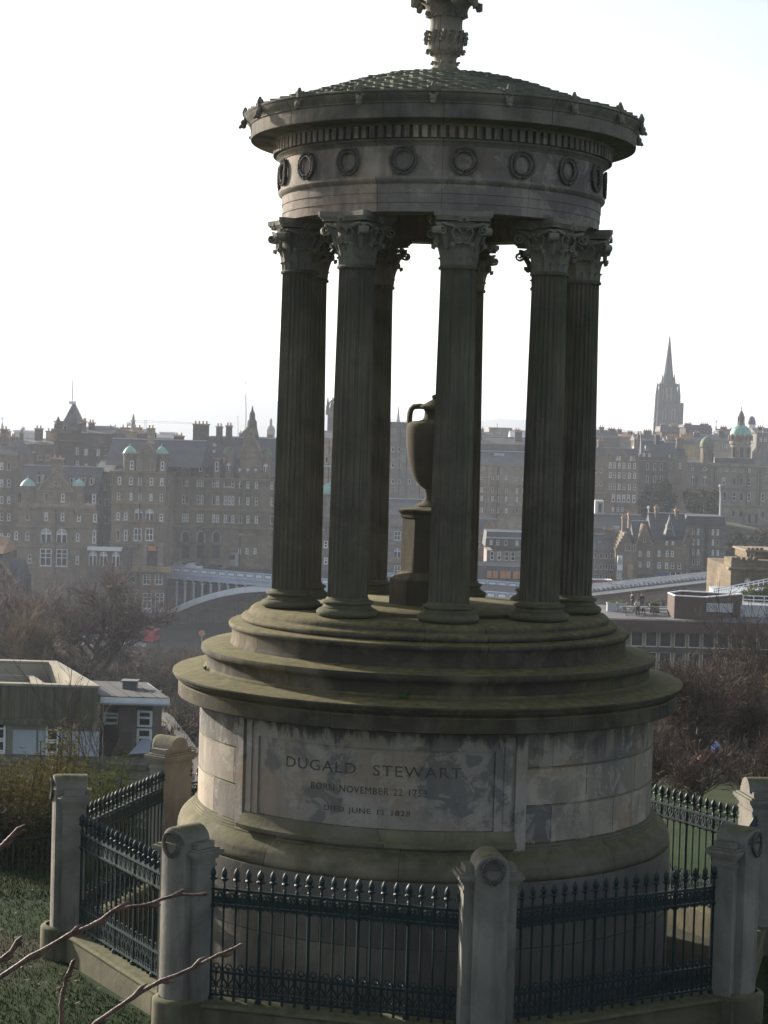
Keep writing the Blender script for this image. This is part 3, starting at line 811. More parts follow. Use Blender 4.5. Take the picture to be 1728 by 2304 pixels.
# fallen leaves along the kerb and on the lawn
M['deadleaf'] = plain('dead leaves', (.10,.06,.03), .8, .5, 8)
b = MB(); q = random.Random(77)
for i in range(420):
    y = q.uniform(17.4, 27); px = q.uniform(-40, 460); x = (px-PW/2)/FPX*y
    rr_ = hypot(x-MX, y-MY); an = (atan2(x-MX, -(y-MY))-YAW-rad(PH0)) % rad(45)-rad(22.5)
    if rr_*cos(an) < 4.12 or (rr_*cos(an) > 4.9 and q.random() < .72): continue
    s = q.uniform(.02, .045); a = q.uniform(0, 2*pi); z = gz(x, y)+q.uniform(.02, .06)
    u_ = Vector((cos(a), sin(a), q.uniform(-.4,.4)))*s; v_ = Vector((-sin(a), cos(a), q.uniform(-.4,.4)))*s*.55; p = Vector((x, y, z))
    b.add([p-u_, p+v_, p+u_, p-v_], [(0,1,2,3)])
o = b.build('fallen_leaves', M['deadleaf']); tag(o, kind='stuff')
# ================================================================== FOREGROUND TWIGS
shrub = empty('leafless_shrub', (at(-200, 2700, 2.6).x, 2.6, gz(-.9, 2.6)), 0, None, 'leafless shrub with thin reddish twigs reaching in from the lower left corner', 'shrub')
sroot = Vector(shrub.location)
def fore(pts, w0, w1, D0, D1):
    P = []; n = len(pts)
    for i, (x, y) in enumerate(pts): P.append(at(x, y, D0+(D1-D0)*i/(n-1))-sroot)
    b = MB(); q = random.Random(str(pts))
    fine = []; rr_ = []
    for i in range(n-1):
        for j in range(4):
            u = j/4; fine.append(P[i].lerp(P[i+1], u)+Vector((q.uniform(-1,1), 0, q.uniform(-1,1)))*.0006)
            w = .84*(w0+(w1-w0)*(i+u)/(n-1))
            rr_.append(w*(1.28 if j == 0 and i > 0 else 1.0))
    fine.append(P[-1]); rr_.append(w1*1.35)
    fine.append(P[-1]+(P[-1]-P[-2]).normalized()*w1*2); rr_.append(w1*.4)
    b.tube(fine, rr_, 8)
    # buds
    for i in range(1, n-1):
        d = (P[i+1]-P[i]).normalized(); s = Vector((0,0,1))*(1 if i % 2 else -1)
        b.tube([P[i], P[i]+d*.012+s*.006, P[i]+d*.022+s*.007], [.0028,.0032,.0006], 6)
    b.build('twig', M['twigfore'], shrub, 60)
fore([(-200,2560),(-60,2240),(70,2152),(155,2105),(215,2078),(262,2045),(330,2036),(392,2014),(462,2012)], .0045, .0022, 2.6, 2.75)
fore([(-60,2800),(120,2420),(215,2302),(300,2242),(360,2208),(432,2180),(492,2148),(541,2127)], .0043, .0022, 2.6, 2.7)
fore([(60,2700),(128,2400),(138,2304),(137,2262),(149,2200),(165,2165)], .0037, .0026, 2.6, 2.6)
fore([(-200,2400),(-60,1980),(3,1904),(22,1885),(46,1873)], .0042, .0028, 2.5, 2.5)
fore([(-220,2450),(-90,2225),(0,2160),(24,2142),(43,2124)], .0042, .0026, 2.5, 2.5)
# ================================================================== TREES AND BUSHES
def grow(b0, b1, p, d, L, r, lev, maxlev, q, spread, upb, kids, rmin=.01):
    n = 4 if lev < maxlev else 3
    pts = [p]; rs = [r]; dd = d.copy()
    for i in range(n):
        dd = (dd+Vector((q.gauss(0,1), q.gauss(0,1), q.gauss(0,1)))*.16+Vector((0,0,upb*.12))).normalized()
        pts.append(pts[-1]+dd*L/n); rs.append(max(r*(1-.62*(i+1)/n), rmin if lev > 2 else rmin*1.6))
    (b0 if lev < 3 else b1).tube(pts, rs, 7 if lev == 0 else (5 if lev < 3 else 3), cap=lev < 2)
    if lev >= maxlev: return
    k = kids[lev]
    for i in range(k):
        u = .28+.72*(i+q.random())/k if lev else .38+.62*(i+q.random())/k
        j = min(n-1, int(u*n)); pp = pts[j].lerp(pts[j+1], u*n-j)
        rb = rs[j]*.62
        ax = Vector((q.gauss(0,1), q.gauss(0,1), q.gauss(0,.5))); td = (pts[j+1]-pts[j]).normalized()
        ax = (ax-td*ax.dot(td)).normalized()
        a = q.uniform(.45, 1.0)*spread
        nd = (td*cos(a)+ax*sin(a)).normalized()
        grow(b0, b1, pp, nd, L*q.uniform(.55,.78), rb, lev+1, maxlev, q, spread, upb, kids, rmin)
def tree(name, label, base, h, r, seed, kids=(7,6,6,5), spread=.9, upb=.8, mats=None, lean=(0,0,1), frac=.42, cat='tree', group=None, minr=.021):
    q = random.Random(seed)
    o = empty(name, base, 0, None, label, cat, group)
    b0, b1 = MB(), MB()
    grow(b0, b1, Vector((0,0,-.5)), Vector(lean).normalized(), h*frac, r, 0, len(kids), q, spread, upb, kids, minr)
    b0.build('trunk', mats[0], o); b1.build('crown', mats[1], o)
    return o
# the broad bare tree on the left, and its neighbours
def gbase(px, Y): x = (px-PW/2)/FPX*Y; return Vector((x, Y, gz(x, Y)))
bk = (M['bark'], M['twig']); br = (M['bark'], M['twigred'])
M['scrub3t'] = plain('rust brown twigs', (.11,.075,.06), .9, .35, .5); M['twigold'] = plain('ochre twigs', (.17,.125,.07), .9, .35, .5)
tree('bare_tree', 'big bare spreading tree with dark forked limbs before the sandstone hotel', gbase(214, 150), 12.4, .46, 21, (7,6,6,5,3), .95, .75, bk, frac=.40)
tree('bare_tree', 'pinkish brown twiggy bare tree left of the dark forked tree', gbase(95, 158), 12.0, .34, 5, (8,6,6,5,3), .85, .9, bk, frac=.36)
tree('bare_tree', 'yellowish young bare tree at the left edge above the flat roof', gbase(30, 140), 8.8, .16, 8, (8,6,6,5,2), .8, .8, (M['bark'], M['twigold']), frac=.38)
tree('bare_tree', 'low dark bare tree on the slope between the flat roof and the bridge', gbase(330, 165), 4.6, .15, 12, (7,6,5,5), .9, .7, bk, frac=.4, minr=.022)
tree('bare_tree', 'rust brown bare tree between the ochre tree and the dark forked tree', gbase(140, 132), 6.2, .16, 14, (8,6,6,6,2), .9, .8, (M['bark'], M['scrub3t']), frac=.38)
tree('bare_tree', 'pinkish bare tree at the left edge before the small gabled house', gbase(-6, 175), 11.5, .22, 15, (8,7,6,6,3), .85, .85, bk, frac=.36)
tree('bare_tree', 'brown bare tree just right of the big dark forked tree', gbase(285, 185), 5.2, .16, 16, (7,6,6,5,2), .95, .7, br, frac=.38)
# trees on the right behind the railing
tree('bare_tree', 'reddish bare tree with two dark trunks right of the drum', gbase(1560, 58), 5.2, .20, 31, (7,6,6,6,2), .85, .8, br, frac=.38, minr=.0065)
tree('bare_tree', 'reddish bare tree close beside the drum on the right', gbase(1506, 64), 4.9, .17, 33, (7,6,6,5,2), .9, .75, br, frac=.38, minr=.007)
tree('bare_tree', 'reddish bare tree leaning at the right edge above the sunlit pier', gbase(1668, 60), 5.0, .19, 36, (7,6,6,6,2), .9, .7, br, (.12,0,1), .38, minr=.0065)
tree('bare_tree', 'small twiggy bare tree close behind the far right railing', gbase(1600, 47), 3.0, .07, 47, (8,7,6,6), .9, .8, br, frac=.36, minr=.0055)
tree('bare_tree', 'small twiggy bare tree hard against the right side of the drum', gbase(1490, 50), 3.1, .07, 48, (8,7,6,6), .9, .8, br, frac=.36, minr=.0055)
tree('bare_tree', 'small twiggy bare tree behind the sunlit pier at the right edge', gbase(1700, 49), 3.2, .07, 49, (8,7,6,6), .9, .8, br, frac=.36, minr=.0055)
tree('bare_tree', 'tall thin bare tree before the brown terrace building', gbase(1600, 90), 6.6, .2, 39, (8,6,6,6,3), .75, .9, br, frac=.42, minr=.011)
tree('bare_tree', 'reddish bare tree with drooping twigs beside the terrace windows', gbase(1530, 76), 5.6, .12, 44, (8,7,6,6,3), .95, .6, br, frac=.38, minr=.0095)
tree('bare_tree', 'dark reddish bare tree between the terrace building and the right edge', gbase(1655, 80), 6.2, .13, 45, (8,7,6,6,3), .9, .75, br, frac=.38, minr=.01)
tree('bare_tree', 'pale bare sapling at the right edge in front of the terrace', gbase(1724, 72), 6.8, .07, 41, (7,5,5,4), .7, .9, (M['twigold'], M['twigred']), frac=.5, minr=.009)
def leafmat(name, c1, c2, sc=2.0, tr=.35):
    t = NT(name); col = t.ramp(t.noise(sc, 5, .65), [(.32, c1), (.68, c2)])
    t.fin(col, .75, .12)
    tb = t.n('ShaderNodeBsdfTranslucent'); t.l(col, tb.inputs[0])
    mx = t.n('ShaderNodeMixShader'); mx.inputs[0].default_value = tr
    t.l(t.p.outputs[0], mx.inputs[1]); t.l(tb.outputs[0], mx.inputs[2]); t.l(mx.outputs[0], t.o.inputs[0])
    return t.m
M['leafdry'] = leafmat('gorse leaves', (.055,.05,.02), (.17,.145,.05), 4)
M['leafgreen'] = leafmat('broom leaves', (.045,.065,.018), (.15,.165,.045), 4)
M['leafshade'] = leafmat('shrub leaves darkened for shade', (.018,.022,.009), (.05,.042,.018), 3, .15)  # last leaf colour darkened to paint the shade under the bushes
def bush(name, label, cx, cy, rx, ry, h, n, lm, seed, blade=.065, lean=0, cat='bush'):
    q = random.Random(seed); z0 = gz(cx, cy)
    o = empty(name, (cx, cy, z0), 0, None, label, cat)
    bs, bl = MB(), MB()
    shoots = [(q.uniform(0, 2*pi), sqrt(q.random()), q.uniform(.55, 1.1)) for _ in range(26)]
    tops = []
    for a, r, hh in shoots:
        x, y = rx*r*cos(a), ry*r*sin(a); hz_ = h*hh*(1-.45*r*r)
        p = [Vector((x*.35, y*.35, -.2)), Vector((x*.75, y*.75, hz_*.45)), Vector((x, y, hz_))]
        bs.tube(p, [.03, .02, .006], 4); tops.append(p)
    for i in range(n):
        p = q.choice(tops); u = q.uniform(.3, 1.02) if q.random() < .7 else q.uniform(.05, .6)
        c = p[0].lerp(p[1], u*2) if u < .5 else p[1].lerp(p[2], (u-.5)*2)
        c = c+Vector((q.gauss(0,1), q.gauss(0,1), q.gauss(0,.7)))*.13
        upd = Vector((q.gauss(0,.5), q.gauss(0,.5), 1)).normalized()
        for k in range(6):
            a = q.uniform(0, 2*pi); e = q.uniform(.1, 1.2)
            d = (upd*sin(e)+Vector((cos(a), sin(a), 0))*cos(e)).normalized()
            s = d.cross(Vector((q.random(), q.random(), q.random()))).normalized()*blade*.11
            l = blade*q.uniform(.6, 1.2)
            bl.add([c-s*.4, c+s*.4, c+d*l*.55+s, c+d*l, c+d*l*.55-s], [(0,1,2,3,4)])
    bs.build('stems', M['bark'], o); bl.build('foliage', lm, o)
    return o
def bpx(px, Y): return (px-PW/2)/FPX*Y
bush('bush', 'brown and green spiky bush at the left edge behind the thin fence', bpx(20,30.5), 30.5, 1.0, .8, 1.75, 5200, M['leafdry'], 51)
bush('bush', 'tall spiky bush rising behind the far left pier', bpx(120,31.5), 31.5, .75, .7, 2.0, 3800, M['leafdry'], 52)
bush('bush', 'fresh green spiky bush behind the rising railing on the left', bpx(245,33), 33, .85, .7, 1.55, 4600, M['leafgreen'], 53)
bush('bush', 'upright reddish spiky bush with the highest tip left of the piers', bpx(152,35), 35, .45, .4, 2.7, 2200, M['leafdry'], 54)
bush('bush', 'low bush coloured dark as shade at the left edge behind the lawn', bpx(40,28.7), 28.7, 1.1, .5, 1.05, 4200, M['leafshade'], 55)  # dark-leaved bush set where only the shade of the bushes lies
tree('sapling', 'thin leafless sapling behind the rising railing on the left', Vector((bpx(318,34), 34, gz(-4,34))), 3.4, .03, 61, (5,4,3), .6, .9, (M['bark'], M['twigred']), (-.25,0,1), .6, cat='sapling', minr=.004)
# scrub on the slope left of the drum and below the trees
def scrub(name, n, region, seed, mats_):
    q = random.Random(seed); b = MB()
    for i in range(n):
        px, Y = region(q); x = bpx(px, Y); z = gz(x, Y)
        s = q.uniform(.5, 1.6)*(Y/100)**.5
        c = Vector((x, Y, z-.1))
        b.mi = q.randrange(len(mats_))
        for k in range(9):
            a = q.uniform(0, 2*pi); e = q.uniform(.35, 1.45)
            d = Vector((cos(a)*cos(e), sin(a)*cos(e), sin(e)))
            m_ = c+d*s*.6+Vector((q.gauss(0,.1), q.gauss(0,.1), 0)); t_ = c+d*s+Vector((q.gauss(0,.25), q.gauss(0,.25), .1))
            w = .012+.0003*Y
            b.tube([c+Vector((q.gauss(0,.3), q.gauss(0,.3), 0)), m_, t_], [w, w*.8, w*.3], 3, False)
            for j in range(3):
                d2 = Vector((q.gauss(0,1), q.gauss(0,1), abs(q.gauss(0,1)))).normalized()*s*.35
                b.tube([m_.lerp(t_, q.random()), m_.lerp(t_, q.random())+d2], [w*.6, w*.25], 3, False)
    o = b.build(name, mats_); tag(o, kind='stuff')
M['scrub1'] = plain('dry brown scrub', (.06,.045,.03), .9, .4, .3); M['scrub2'] = plain('olive scrub', (.04,.042,.018), .9, .4, .3); M['scrub3'] = plain('reddish dry scrub', (.085,.055,.035), .9, .4, .3)
scrub('undergrowth', 2600, lambda q: (q.uniform(-40, 520), q.uniform(95, 262)), 71, [M['scrub1'], M['scrub2'], M['scrub3'], M['scrub1']])
scrub('undergrowth', 520, lambda q: (q.uniform(1430, 1800), q.uniform(78, 180)), 72, [M['scrub1'], M['scrub2'], M['twigred']])
# thin dark fence at the left edge
b = MB(); fr_ = empty('thin_fence', at(0, 2010, 27.2), 0, None, 'thin dark fence with a glinting top rail at the left edge', 'fence')
f0 = Vector(fr_.location)
def fp_(px, py, Y=27.2): return at(px, py, Y)-f0
b.tube([fp_(-60,1893), fp_(0,1890), fp_(60,1887), fp_(95,1882), fp_(122,1872), fp_(150,1868)], .010, 6); b.build('top_rail', M['iron'], fr_)
b = MB(); b.tube([fp_(-60,2022), fp_(140,2012)], .009, 6); b.build('bottom_rail', M['iron'], fr_)
b = MB(); b.tube([(0,0,-.35),(0,0,.76)], .007, 5); bm_ = b.mesh('bar', M['iron'])
for i in range(15):
    p = fp_(-50+13*i, 2016); link('bar', bm_, fr_, p)
# orange-red topped low bin and a parked blue car under the right-hand trees
M['redor'] = plain('orange red plastic', (.26,.045,.022), .5, .25, 6); M['dark'] = plain('dark plastic', (.03,.03,.03), .6, .3, 6)
pb = gbase(1603, 66); bo = empty('litter_bin', pb, 0, None, 'low litter bin with a rounded orange-red top on the grass under the trees', 'bin')
b = MB(); b.lathe([(0,0),(.17,.0),(.18,.02),(.19,.34),(.2,.36)], 20); b.build('body', M['dark'], bo, 40)
b = MB(); b.lathe([(.2,.35),(.215,.37),(.21,.45),(.18,.53),(.11,.58),(0,.60)], 20); b.build('lid', M['redor'], bo, 40)
# ================================================================== CITY
def cs(name, c, var=.42, scale=.22, streak=.5):
    t = NT(name)
    a = t.mix(t.ramp(t.noise(scale, 6, .6), [(.3, 0), (.7, 1)]), sc_(c, 1-var), sc_(c, 1+var))
    s = t.ramp(t.noise(.6, 5, .6, stretch=(2.2, 2.2, .35)), [(.48, 0), (.72, streak)])
    a = t.mix(s, a, sc_(c, .38))
    br_ = t.n('ShaderNodeTexBrick'); br_.inputs['Scale'].default_value = 1.0; br_.inputs['Brick Width'].default_value = 1.1; br_.inputs['Row Height'].default_value = .5
    br_.inputs['Mortar Size'].default_value = .02; br_.inputs['Color1'].default_value = (.8,.8,.82,1); br_.inputs['Color2'].default_value = (1.15,1.1,1.02,1); br_.inputs['Mortar'].default_value = (.7,.68,.66,1)
    t.l(t.tc.outputs['UV'], br_.inputs['Vector'])
    a = t.mix(1.0, a, br_.outputs['Color'], 'MULTIPLY')
    return t.fin(a, .92, .2)
M['sA'] = cs('brown city sandstone', (.205,.162,.122)); M['sB'] = cs('soot dark city stone', (.095,.08,.068)); M['sC'] = cs('pale city sandstone', (.30,.255,.20))
M['sD'] = cs('grey city stone', (.19,.18,.17)); M['sE'] = cs('golden city stone', (.36,.27,.15)); M['sF'] = cs('pinkish rendered wall', (.34,.29,.27), .15, .2, .25)
M['kirk'] = cs('soot black kirk stone', (.065,.06,.058), .25); M['trim'] = cs('dressed stone trim', (.27,.22,.16), .25)
M['slate'] = plain('roof slate', (.045,.048,.055), .65, .35, .4, spec=.4); M['slate2'] = plain('worn roof slate', (.085,.08,.078), .7, .35, .4)
M['lead'] = plain('lead ridge', (.35,.38,.42), .5, .2, .5); M['copper'] = plain('verdigris copper', (.20,.40,.31), .6, .28, .6, c2=(.34,.55,.47)); M['copper2'] = plain('dull green copper', (.10,.13,.085), .7, .3, .6)
M['white'] = plain('white paint', (.72,.72,.72), .6, .08, 2); M['frame'] = plain('window frame paint', (.78,.78,.78), .6, .1, 2)
M['bridge'] = plain('pale blue bridge paint', (.44,.51,.62), .5, .14, .4); M['bridge2'] = plain('bridge panel paint', (.78,.80,.84), .55, .1, .4); M['bridgerim'] = plain('pale bridge rim paint', (.86,.87,.90), .5, .08, .4); M['bridge3'] = plain('dark bridge ironwork', (.08,.09,.11), .6, .2, .4)
M['asph'] = plain('asphalt', (.055,.055,.058), .85, .2, .5); M['concrete'] = plain('stained concrete', (.26,.245,.20), .9, .25, .7); M['feltroof'] = plain('grey roofing felt', (.11,.11,.112), .8, .25, .6)
M['brownpanel'] = plain('brown cladding', (.075,.045,.035), .7, .2, .4); M['pot'] = plain('clay chimney pots', (.33,.2,.12), .85, .3, 1)
M['orange'] = plain('orange panels', (.50,.22,.10), .7, .15, .3); M['steel'] = plain('galvanised steel', (.45,.46,.48), .4, .15, 1, metal=.4); M['glassroof'] = plain('ribbed pale roof glazing', (.17,.18,.195), .6, .5, .8, spec=.3)
t = NT('window glass'); M['glass'] = t.fin(t.mix(t.ramp(t.noise(.7, 2), [(.4, 0), (.6, 1)]), (.010,.011,.013), (.03,.032,.035)), .2, .25)
M['dim'] = plain('drawn window blinds', (.36,.36,.36), .7, .15, .3)
WIN = {}
def window_mesh(w, h, kind):
    key = (round(w, 1), round(h, 1), kind)
    if key in WIN: return WIN[key]
    w, h = max(.4, key[0]), max(.4, key[1])
    b = MB()
    if kind in ('sash', 'dark', 'blind', 'pair', 'cross', 'shop', 'bare'):
        fr_ = {'dark': .05, 'bare': .08}.get(kind, .14)
        b.mi = 0   # stone surround
        if kind != 'shop':
            b.box(-w/2-.16, -w/2, -.10, .02, -h/2, h/2); b.box(w/2, w/2+.16, -.10, .02, -h/2, h/2)
            b.box(-w/2-.2, w/2+.2, -.14, .02, h/2, h/2+.22); b.box(-w/2-.22, w/2+.22, -.20, .02, -h/2-.18, -h/2)
        b.mi = 1
        b.box(-w/2, -w/2+fr_, -.07, .01, -h/2, h/2); b.box(w/2-fr_, w/2, -.07, .01, -h/2, h/2)
        b.box(-w/2+fr_, w/2-fr_, -.07, .01, -h/2, -h/2+fr_*1.3); b.box(-w/2+fr_, w/2-fr_, -.07, .01, h/2-fr_, h/2)
        if kind not in ('dark',): b.box(-w/2+fr_, w/2-fr_, -.065, .01, -.06, .06)
        if kind in ('pair', 'cross', 'shop'): b.box(-.07, .07, -.08, .01, -h/2+fr_, h/2-fr_)
        if kind == 'cross': b.box(-w/2+fr_, w/2-fr_, -.066, .01, h*.22, h*.22+.1)
        b.mi = 2; b.box(-w/2+fr_, w/2-fr_, -.03, -.015, -h/2+fr_, h/2-fr_)
        if kind == 'blind': b.mi = 3; b.box(-w/2+fr_, w/2-fr_, -.045, -.031, -.05, h/2-fr_)
    else:          # arched, with white tracery
        n = 12; r = w/2; zs = h/2-r
        def archpoly(k): return [(-r*k, -h/2+(1-k))]+[(r*k*cos(pi-pi*i/n), zs+r*k*sin(pi-pi*i/n)) for i in range(n+1)]+[(r*k, -h/2+(1-k))]
        def ring_(k0, k1, y0, y1):
            P0 = [Vector((x, y0, z)) for x, z in archpoly(k0)]; P1 = [Vector((x, y0, z)) for x, z in archpoly(k1)]
            Q0 = [Vector((x, y1, z)) for x, z in archpoly(k0)]
            b.loft([P0, P1]); b.loft([P0, Q0])
        b.mi = 0; ring_(1.22, 1.0, -.14, .02)
        b.mi = 1; ring_(1.0, .90, -.08, .02)
        if kind == 'arch':
            for i in range(1, 4 if w > 2 else 2):
                x = -r+2*r*i/(4 if w > 2 else 2); b.box(x-.09, x+.09, -.08, .0, -h/2, zs+sqrt(max(0, r*r-x*x))*.95)
            b.box(-r*.9, r*.9, -.078, .0, zs-.12, zs+.06)
            b.mi = 3; b.prism_y([(r*.9*cos(pi-pi*i/n), zs+.06+r*.88*sin(pi-pi*i/n)) for i in range(n+1)], -.05, -.03)
        b.mi = 2; b.prism_y(archpoly(.93), -.03, -.012)
    WIN[key] = b.mesh('window', [M['trim'], M['frame'], M['glass'], M['dim']])
    return WIN[key]
RK = random.Random(99)
class Bld:
    def __init__(s, name, label, cat, x0, x1, ytop, ybase, D, depth, wall, zb=None, group=None, body=True):
        s.D, s.depth, s.wall = D, depth, wall
        p0 = at(x0, ybase, D); g = min(gz(p0.x, D), gz(p0.x, D+depth))-2
        s.z0 = min(p0.z, g) if zb is None else zb
        xm = (at(x0, ytop, D).x+at(x0, ybase, D).x)/2
        s.o = empty(name, (xm, D, s.z0), 0, None, label, cat, group)
        s.w = (x1-x0)/FPX*D*1.0004
        s.h = at((x0+x1)/2, ytop, D).z-s.z0
        s.x0, s.x1 = x0, x1
        if body and D < 600 and s.w > 9:
            for k in range(1, int(s.w/9)+1):
                xp = s.w*k/(int(s.w/9)+1)+RK.uniform(-1, 1); s.box('downpipe', xp, xp+.2, -.2, max(0, s.h-34), s.h-.6, .21, M['kirk'])
        if body: s.box('wall', 0, s.w, 0, s.z0*0-0, s.h, depth, wall)
    def L(s, x, y):
        p = at(x, y, s.D); return p.x-s.o.location.x, p.z-s.z0
    def box(s, name, xa, xb, y0, za, zb, dep, mat, parent=None):
        b = MB(); b.box(xa, xb, y0, y0+dep, za, zb); return b.build(name, mat, parent or s.o)
    def pbox(s, name, x0, x1, yt, yb, y0, dep, mat, parent=None):
        ym = (yt+yb)/2; xa, _ = s.L(x0, ym); xb, _ = s.L(x1, ym); xm = (x0+x1)/2
        return s.box(name, xa, xb, y0, s.L(xm, yb)[1], s.L(xm, yt)[1], dep, mat, parent)
    def win(s, x, y, w, h, kind='sash', y0=0, parent=None):
        lx, lz = s.L(x, y); me = window_mesh(w/FPX*s.D, h/FPX*s.D, kind)
        return link('window', me, parent or s.o, (lx, y0-.004, lz))
    def row(s, y, h, w, xs, kind='sash', y0=0, parent=None):
        for x in xs:
            kk = kind
            if kind == 'sash': kk = RK.choice(('sash', 'sash', 'sash', 'blind', 'dark', 'bare'))
            s.win(x, y+.0285*(x-(s.x0+s.x1)/2), w, h, kk, y0, parent)
    def cornice(s, y, x0=None, x1=None, t=3, proud=.35, mat=None, name='cornice'):
        x0 = s.x0 if x0 is None else x0; x1 = s.x1 if x1 is None else x1
        xa = s.L(x0, y)[0]-.12; xb = s.L(x1, y)[0]+.12; z = s.L((x0+x1)/2, y)[1]; tt = t/FPX*s.D
        b = MB(); b.box(xa, xb, -proud, .3, z-tt/2, z); b.box(xa+.05, xb-.05, -proud*.55, .3, z-tt, z-tt/2-.002)
        return b.build(name, mat or M['trim'], s.o)
    def roof(s, yr, x0=None, x1=None, ye=None, mat=None, kind='gable', dep=None, y0=-.3, inset=0, ridge=True):
        x0 = s.x0 if x0 is None else x0; x1 = s.x1 if x1 is None else x1
        xm = (x0+x1)/2
        ze = s.h if ye is None else s.L(xm, ye)[1]
        xa = s.L(x0, yr)[0]-.15; xb = s.L(x1, yr)[0]+.15; zr = s.L(xm, yr)[1]; dep = dep or s.depth
        ins = inset/FPX*s.D
        b = MB(); ym = y0+dep/2
        if kind in ('gable', 'hip'):
            i_ = ins if kind == 'hip' else 0
            v = [(xa,y0,ze),(xb,y0,ze),(xb,y0+dep+.3,ze),(xa,y0+dep+.3,ze),(xa+i_,ym,zr),(xb-i_,ym,zr)]
            b.add(v, [(0,1,5,4),(2,3,4,5),(1,2,5),(3,0,4),(3,2,1,0)])
        elif kind == 'mansard':
            i_ = min(2.5, (zr-ze)*.35); v = [(xa,y0,ze),(xb,y0,ze),(xb,y0+dep,ze),(xa,y0+dep,ze),(xa+i_*.3,y0+i_,zr),(xb-i_*.3,y0+i_,zr),(xb-i_*.3,y0+dep-i_,zr),(xa+i_*.3,y0+dep-i_,zr)]
            b.add(v, [(0,1,5,4),(1,2,6,5),(2,3,7,6),(3,0,4,7),(4,5,6,7),(3,2,1,0)])
        elif kind == 'pyramid':
            cx_ = (xa+xb)/2; i_ = ins/2 or .05
            v = [(xa,y0,ze),(xb,y0,ze),(xb,y0+dep+.3,ze),(xa,y0+dep+.3,ze),(cx_-i_,ym-i_,zr),(cx_+i_,ym-i_,zr),(cx_+i_,ym+i_,zr),(cx_-i_,ym+i_,zr)]
            b.add(v, [(0,1,5,4),(1,2,6,5),(2,3,7,6),(3,0,4,7),(4,5,6,7),(3,2,1,0)])
        r_ = b.build('roof', mat or M['slate'], s.o)
        if ridge and kind in ('gable', 'hip'):
            b = MB(); i_ = ins if kind == 'hip' else 0; b.box(xa+i_, xb-i_, ym-.18, ym+.18, zr-.05, zr+.14); b.build('ridge', M['lead'], r_)
        s.rf = r_; return r_
    def gable(s, x0, x1, ye, ya, y0=-.25, dep=3, mat=None, name='gable', crow=0):
        xa, _ = s.L(x0, ye); xb, _ = s.L(x1, ye); xm, za = s.L((x0+x1)/2, ya); ze = s.L((x0+x1)/2, ye)[1]
        b = MB()
        if crow:
            n = crow; poly = [(xa, ze)]
            pl_ = []
            for i in range(n):
                u0, u1 = i/n, (i+1)/n
                pl_ += [(xa+(xm-xa)*u0, ze+(za-ze)*u1), (xa+(xm-xa)*u1*.999, ze+(za-ze)*u1)]
            poly = [(xa, ze)]+pl_+[(2*xm-x, z) for x, z in pl_[::-1]]+[(2*xm-xa, ze)]
        else: poly = [(xa, ze), (xb, ze), (xm, za)]; poly = poly[::-1]
        b.prism_y(poly, y0, y0+dep)
        g = b.build(name, mat or s.wall, s.o)
        if not crow:
            b = MB()
            for (ax, bx) in ((xa, xm), (xb, xm)):
                b.tube([(ax, y0, ze), (bx, y0, za)], .22, 4)
            b.build('coping', M['trim'], g)
        return g
    def chimney(s, x0, x1, yt, yb, y0=3, dep=1.4, mat=None, pots=4):
        c = s.pbox('chimney', x0, x1, yt, yb, y0, dep, mat or s.wall)
        ym = (yt+yb)/2; xa, _ = s.L(x0, ym); xb, _ = s.L(x1, ym); z = s.L((x0+x1)/2, yt)[1]
        b = MB(); b.box(xa-.15, xb+.15, y0-.15, y0+dep+.15, z, z+.25); n = max(2, int((xb-xa)/.65)) if pots else 0
        for i in range(n):
            x = xa+(xb-xa)*(i+.5)/n; b.lathe([(.17,z+.24),(.14,z+.75),(.17,z+.8),(.1,z+.8)], 8, cx=x, cy=y0+dep/2)
        b.build('pots', M['pot'], c); return c
    def turret(s, x0, x1, yt, ye, yb, dome=None, mat=None, y0=-.4, tip=0, shape='bell'):
        """round turret on the front with a domed cap; yt top of cap, ye eaves, yb foot"""
        xm, zt = s.L((x0+x1)/2, yt); _, ze = s.L((x0+x1)/2, ye); _, zb = s.L((x0+x1)/2, yb)
        r = (x1-x0)/2/FPX*s.D
        b = MB(); b.lathe([(r*.6,zb-1.5),(r*.92,zb),(r*.92,ze-.5),(r*1.02,ze-.3),(r*1.05,ze)], 16, cx=xm, cy=y0+r*.6)
        t_ = b.build('turret', mat or s.wall, s.o, 40)
        H_ = zt-ze; b = MB()
        pf = {'bell': [(1.08,0),(1.0,.12),(.86,.34),(.66,.55),(.42,.72),(.2,.84),(.07,.92),(.05,1.15),(0,1.2)], 'dome': [(1.06,0),(1.04,.2),(.95,.45),(.75,.7),(.45,.88),(.15,.97),(.06,1.0),(.05,1.2),(0,1.22)], 'cone': [(1.1,0),(.0,1.0)]}[shape]
        b.lathe([(r*a, ze+H_*c) for a, c in pf], 16, cx=xm, cy=y0+r*.6)
        b.build('turret_cap', dome or M['copper'], t_, 40)
        return t_
    def dormer(s, x, y, w, h, mat=None, y0=.6, wmat=None, pointed=True):
        x0, x1 = x-w/2, x+w/2
        d = s.pbox('dormer', x0, x1, y-h/2, y+h/2, y0, 3, wmat or M['frame'])
        xa, z = s.L(x0, y-h/2); xb, _ = s.L(x1, y-h/2)
        b = MB()
        if pointed: b.prism_y([(xb+.2, z), (xa-.2, z), ((xa+xb)/2, z+(xb-xa)*.55)][::-1], y0-.15, y0+3)
        else: b.box(xa-.15, xb+.15, y0-.15, y0+3, z, z+.2)
        b.build('dormer_roof', mat or M['slate'], d)
        s.win(x, y, w*.72, h*.8, 'dark', y0, d); return d
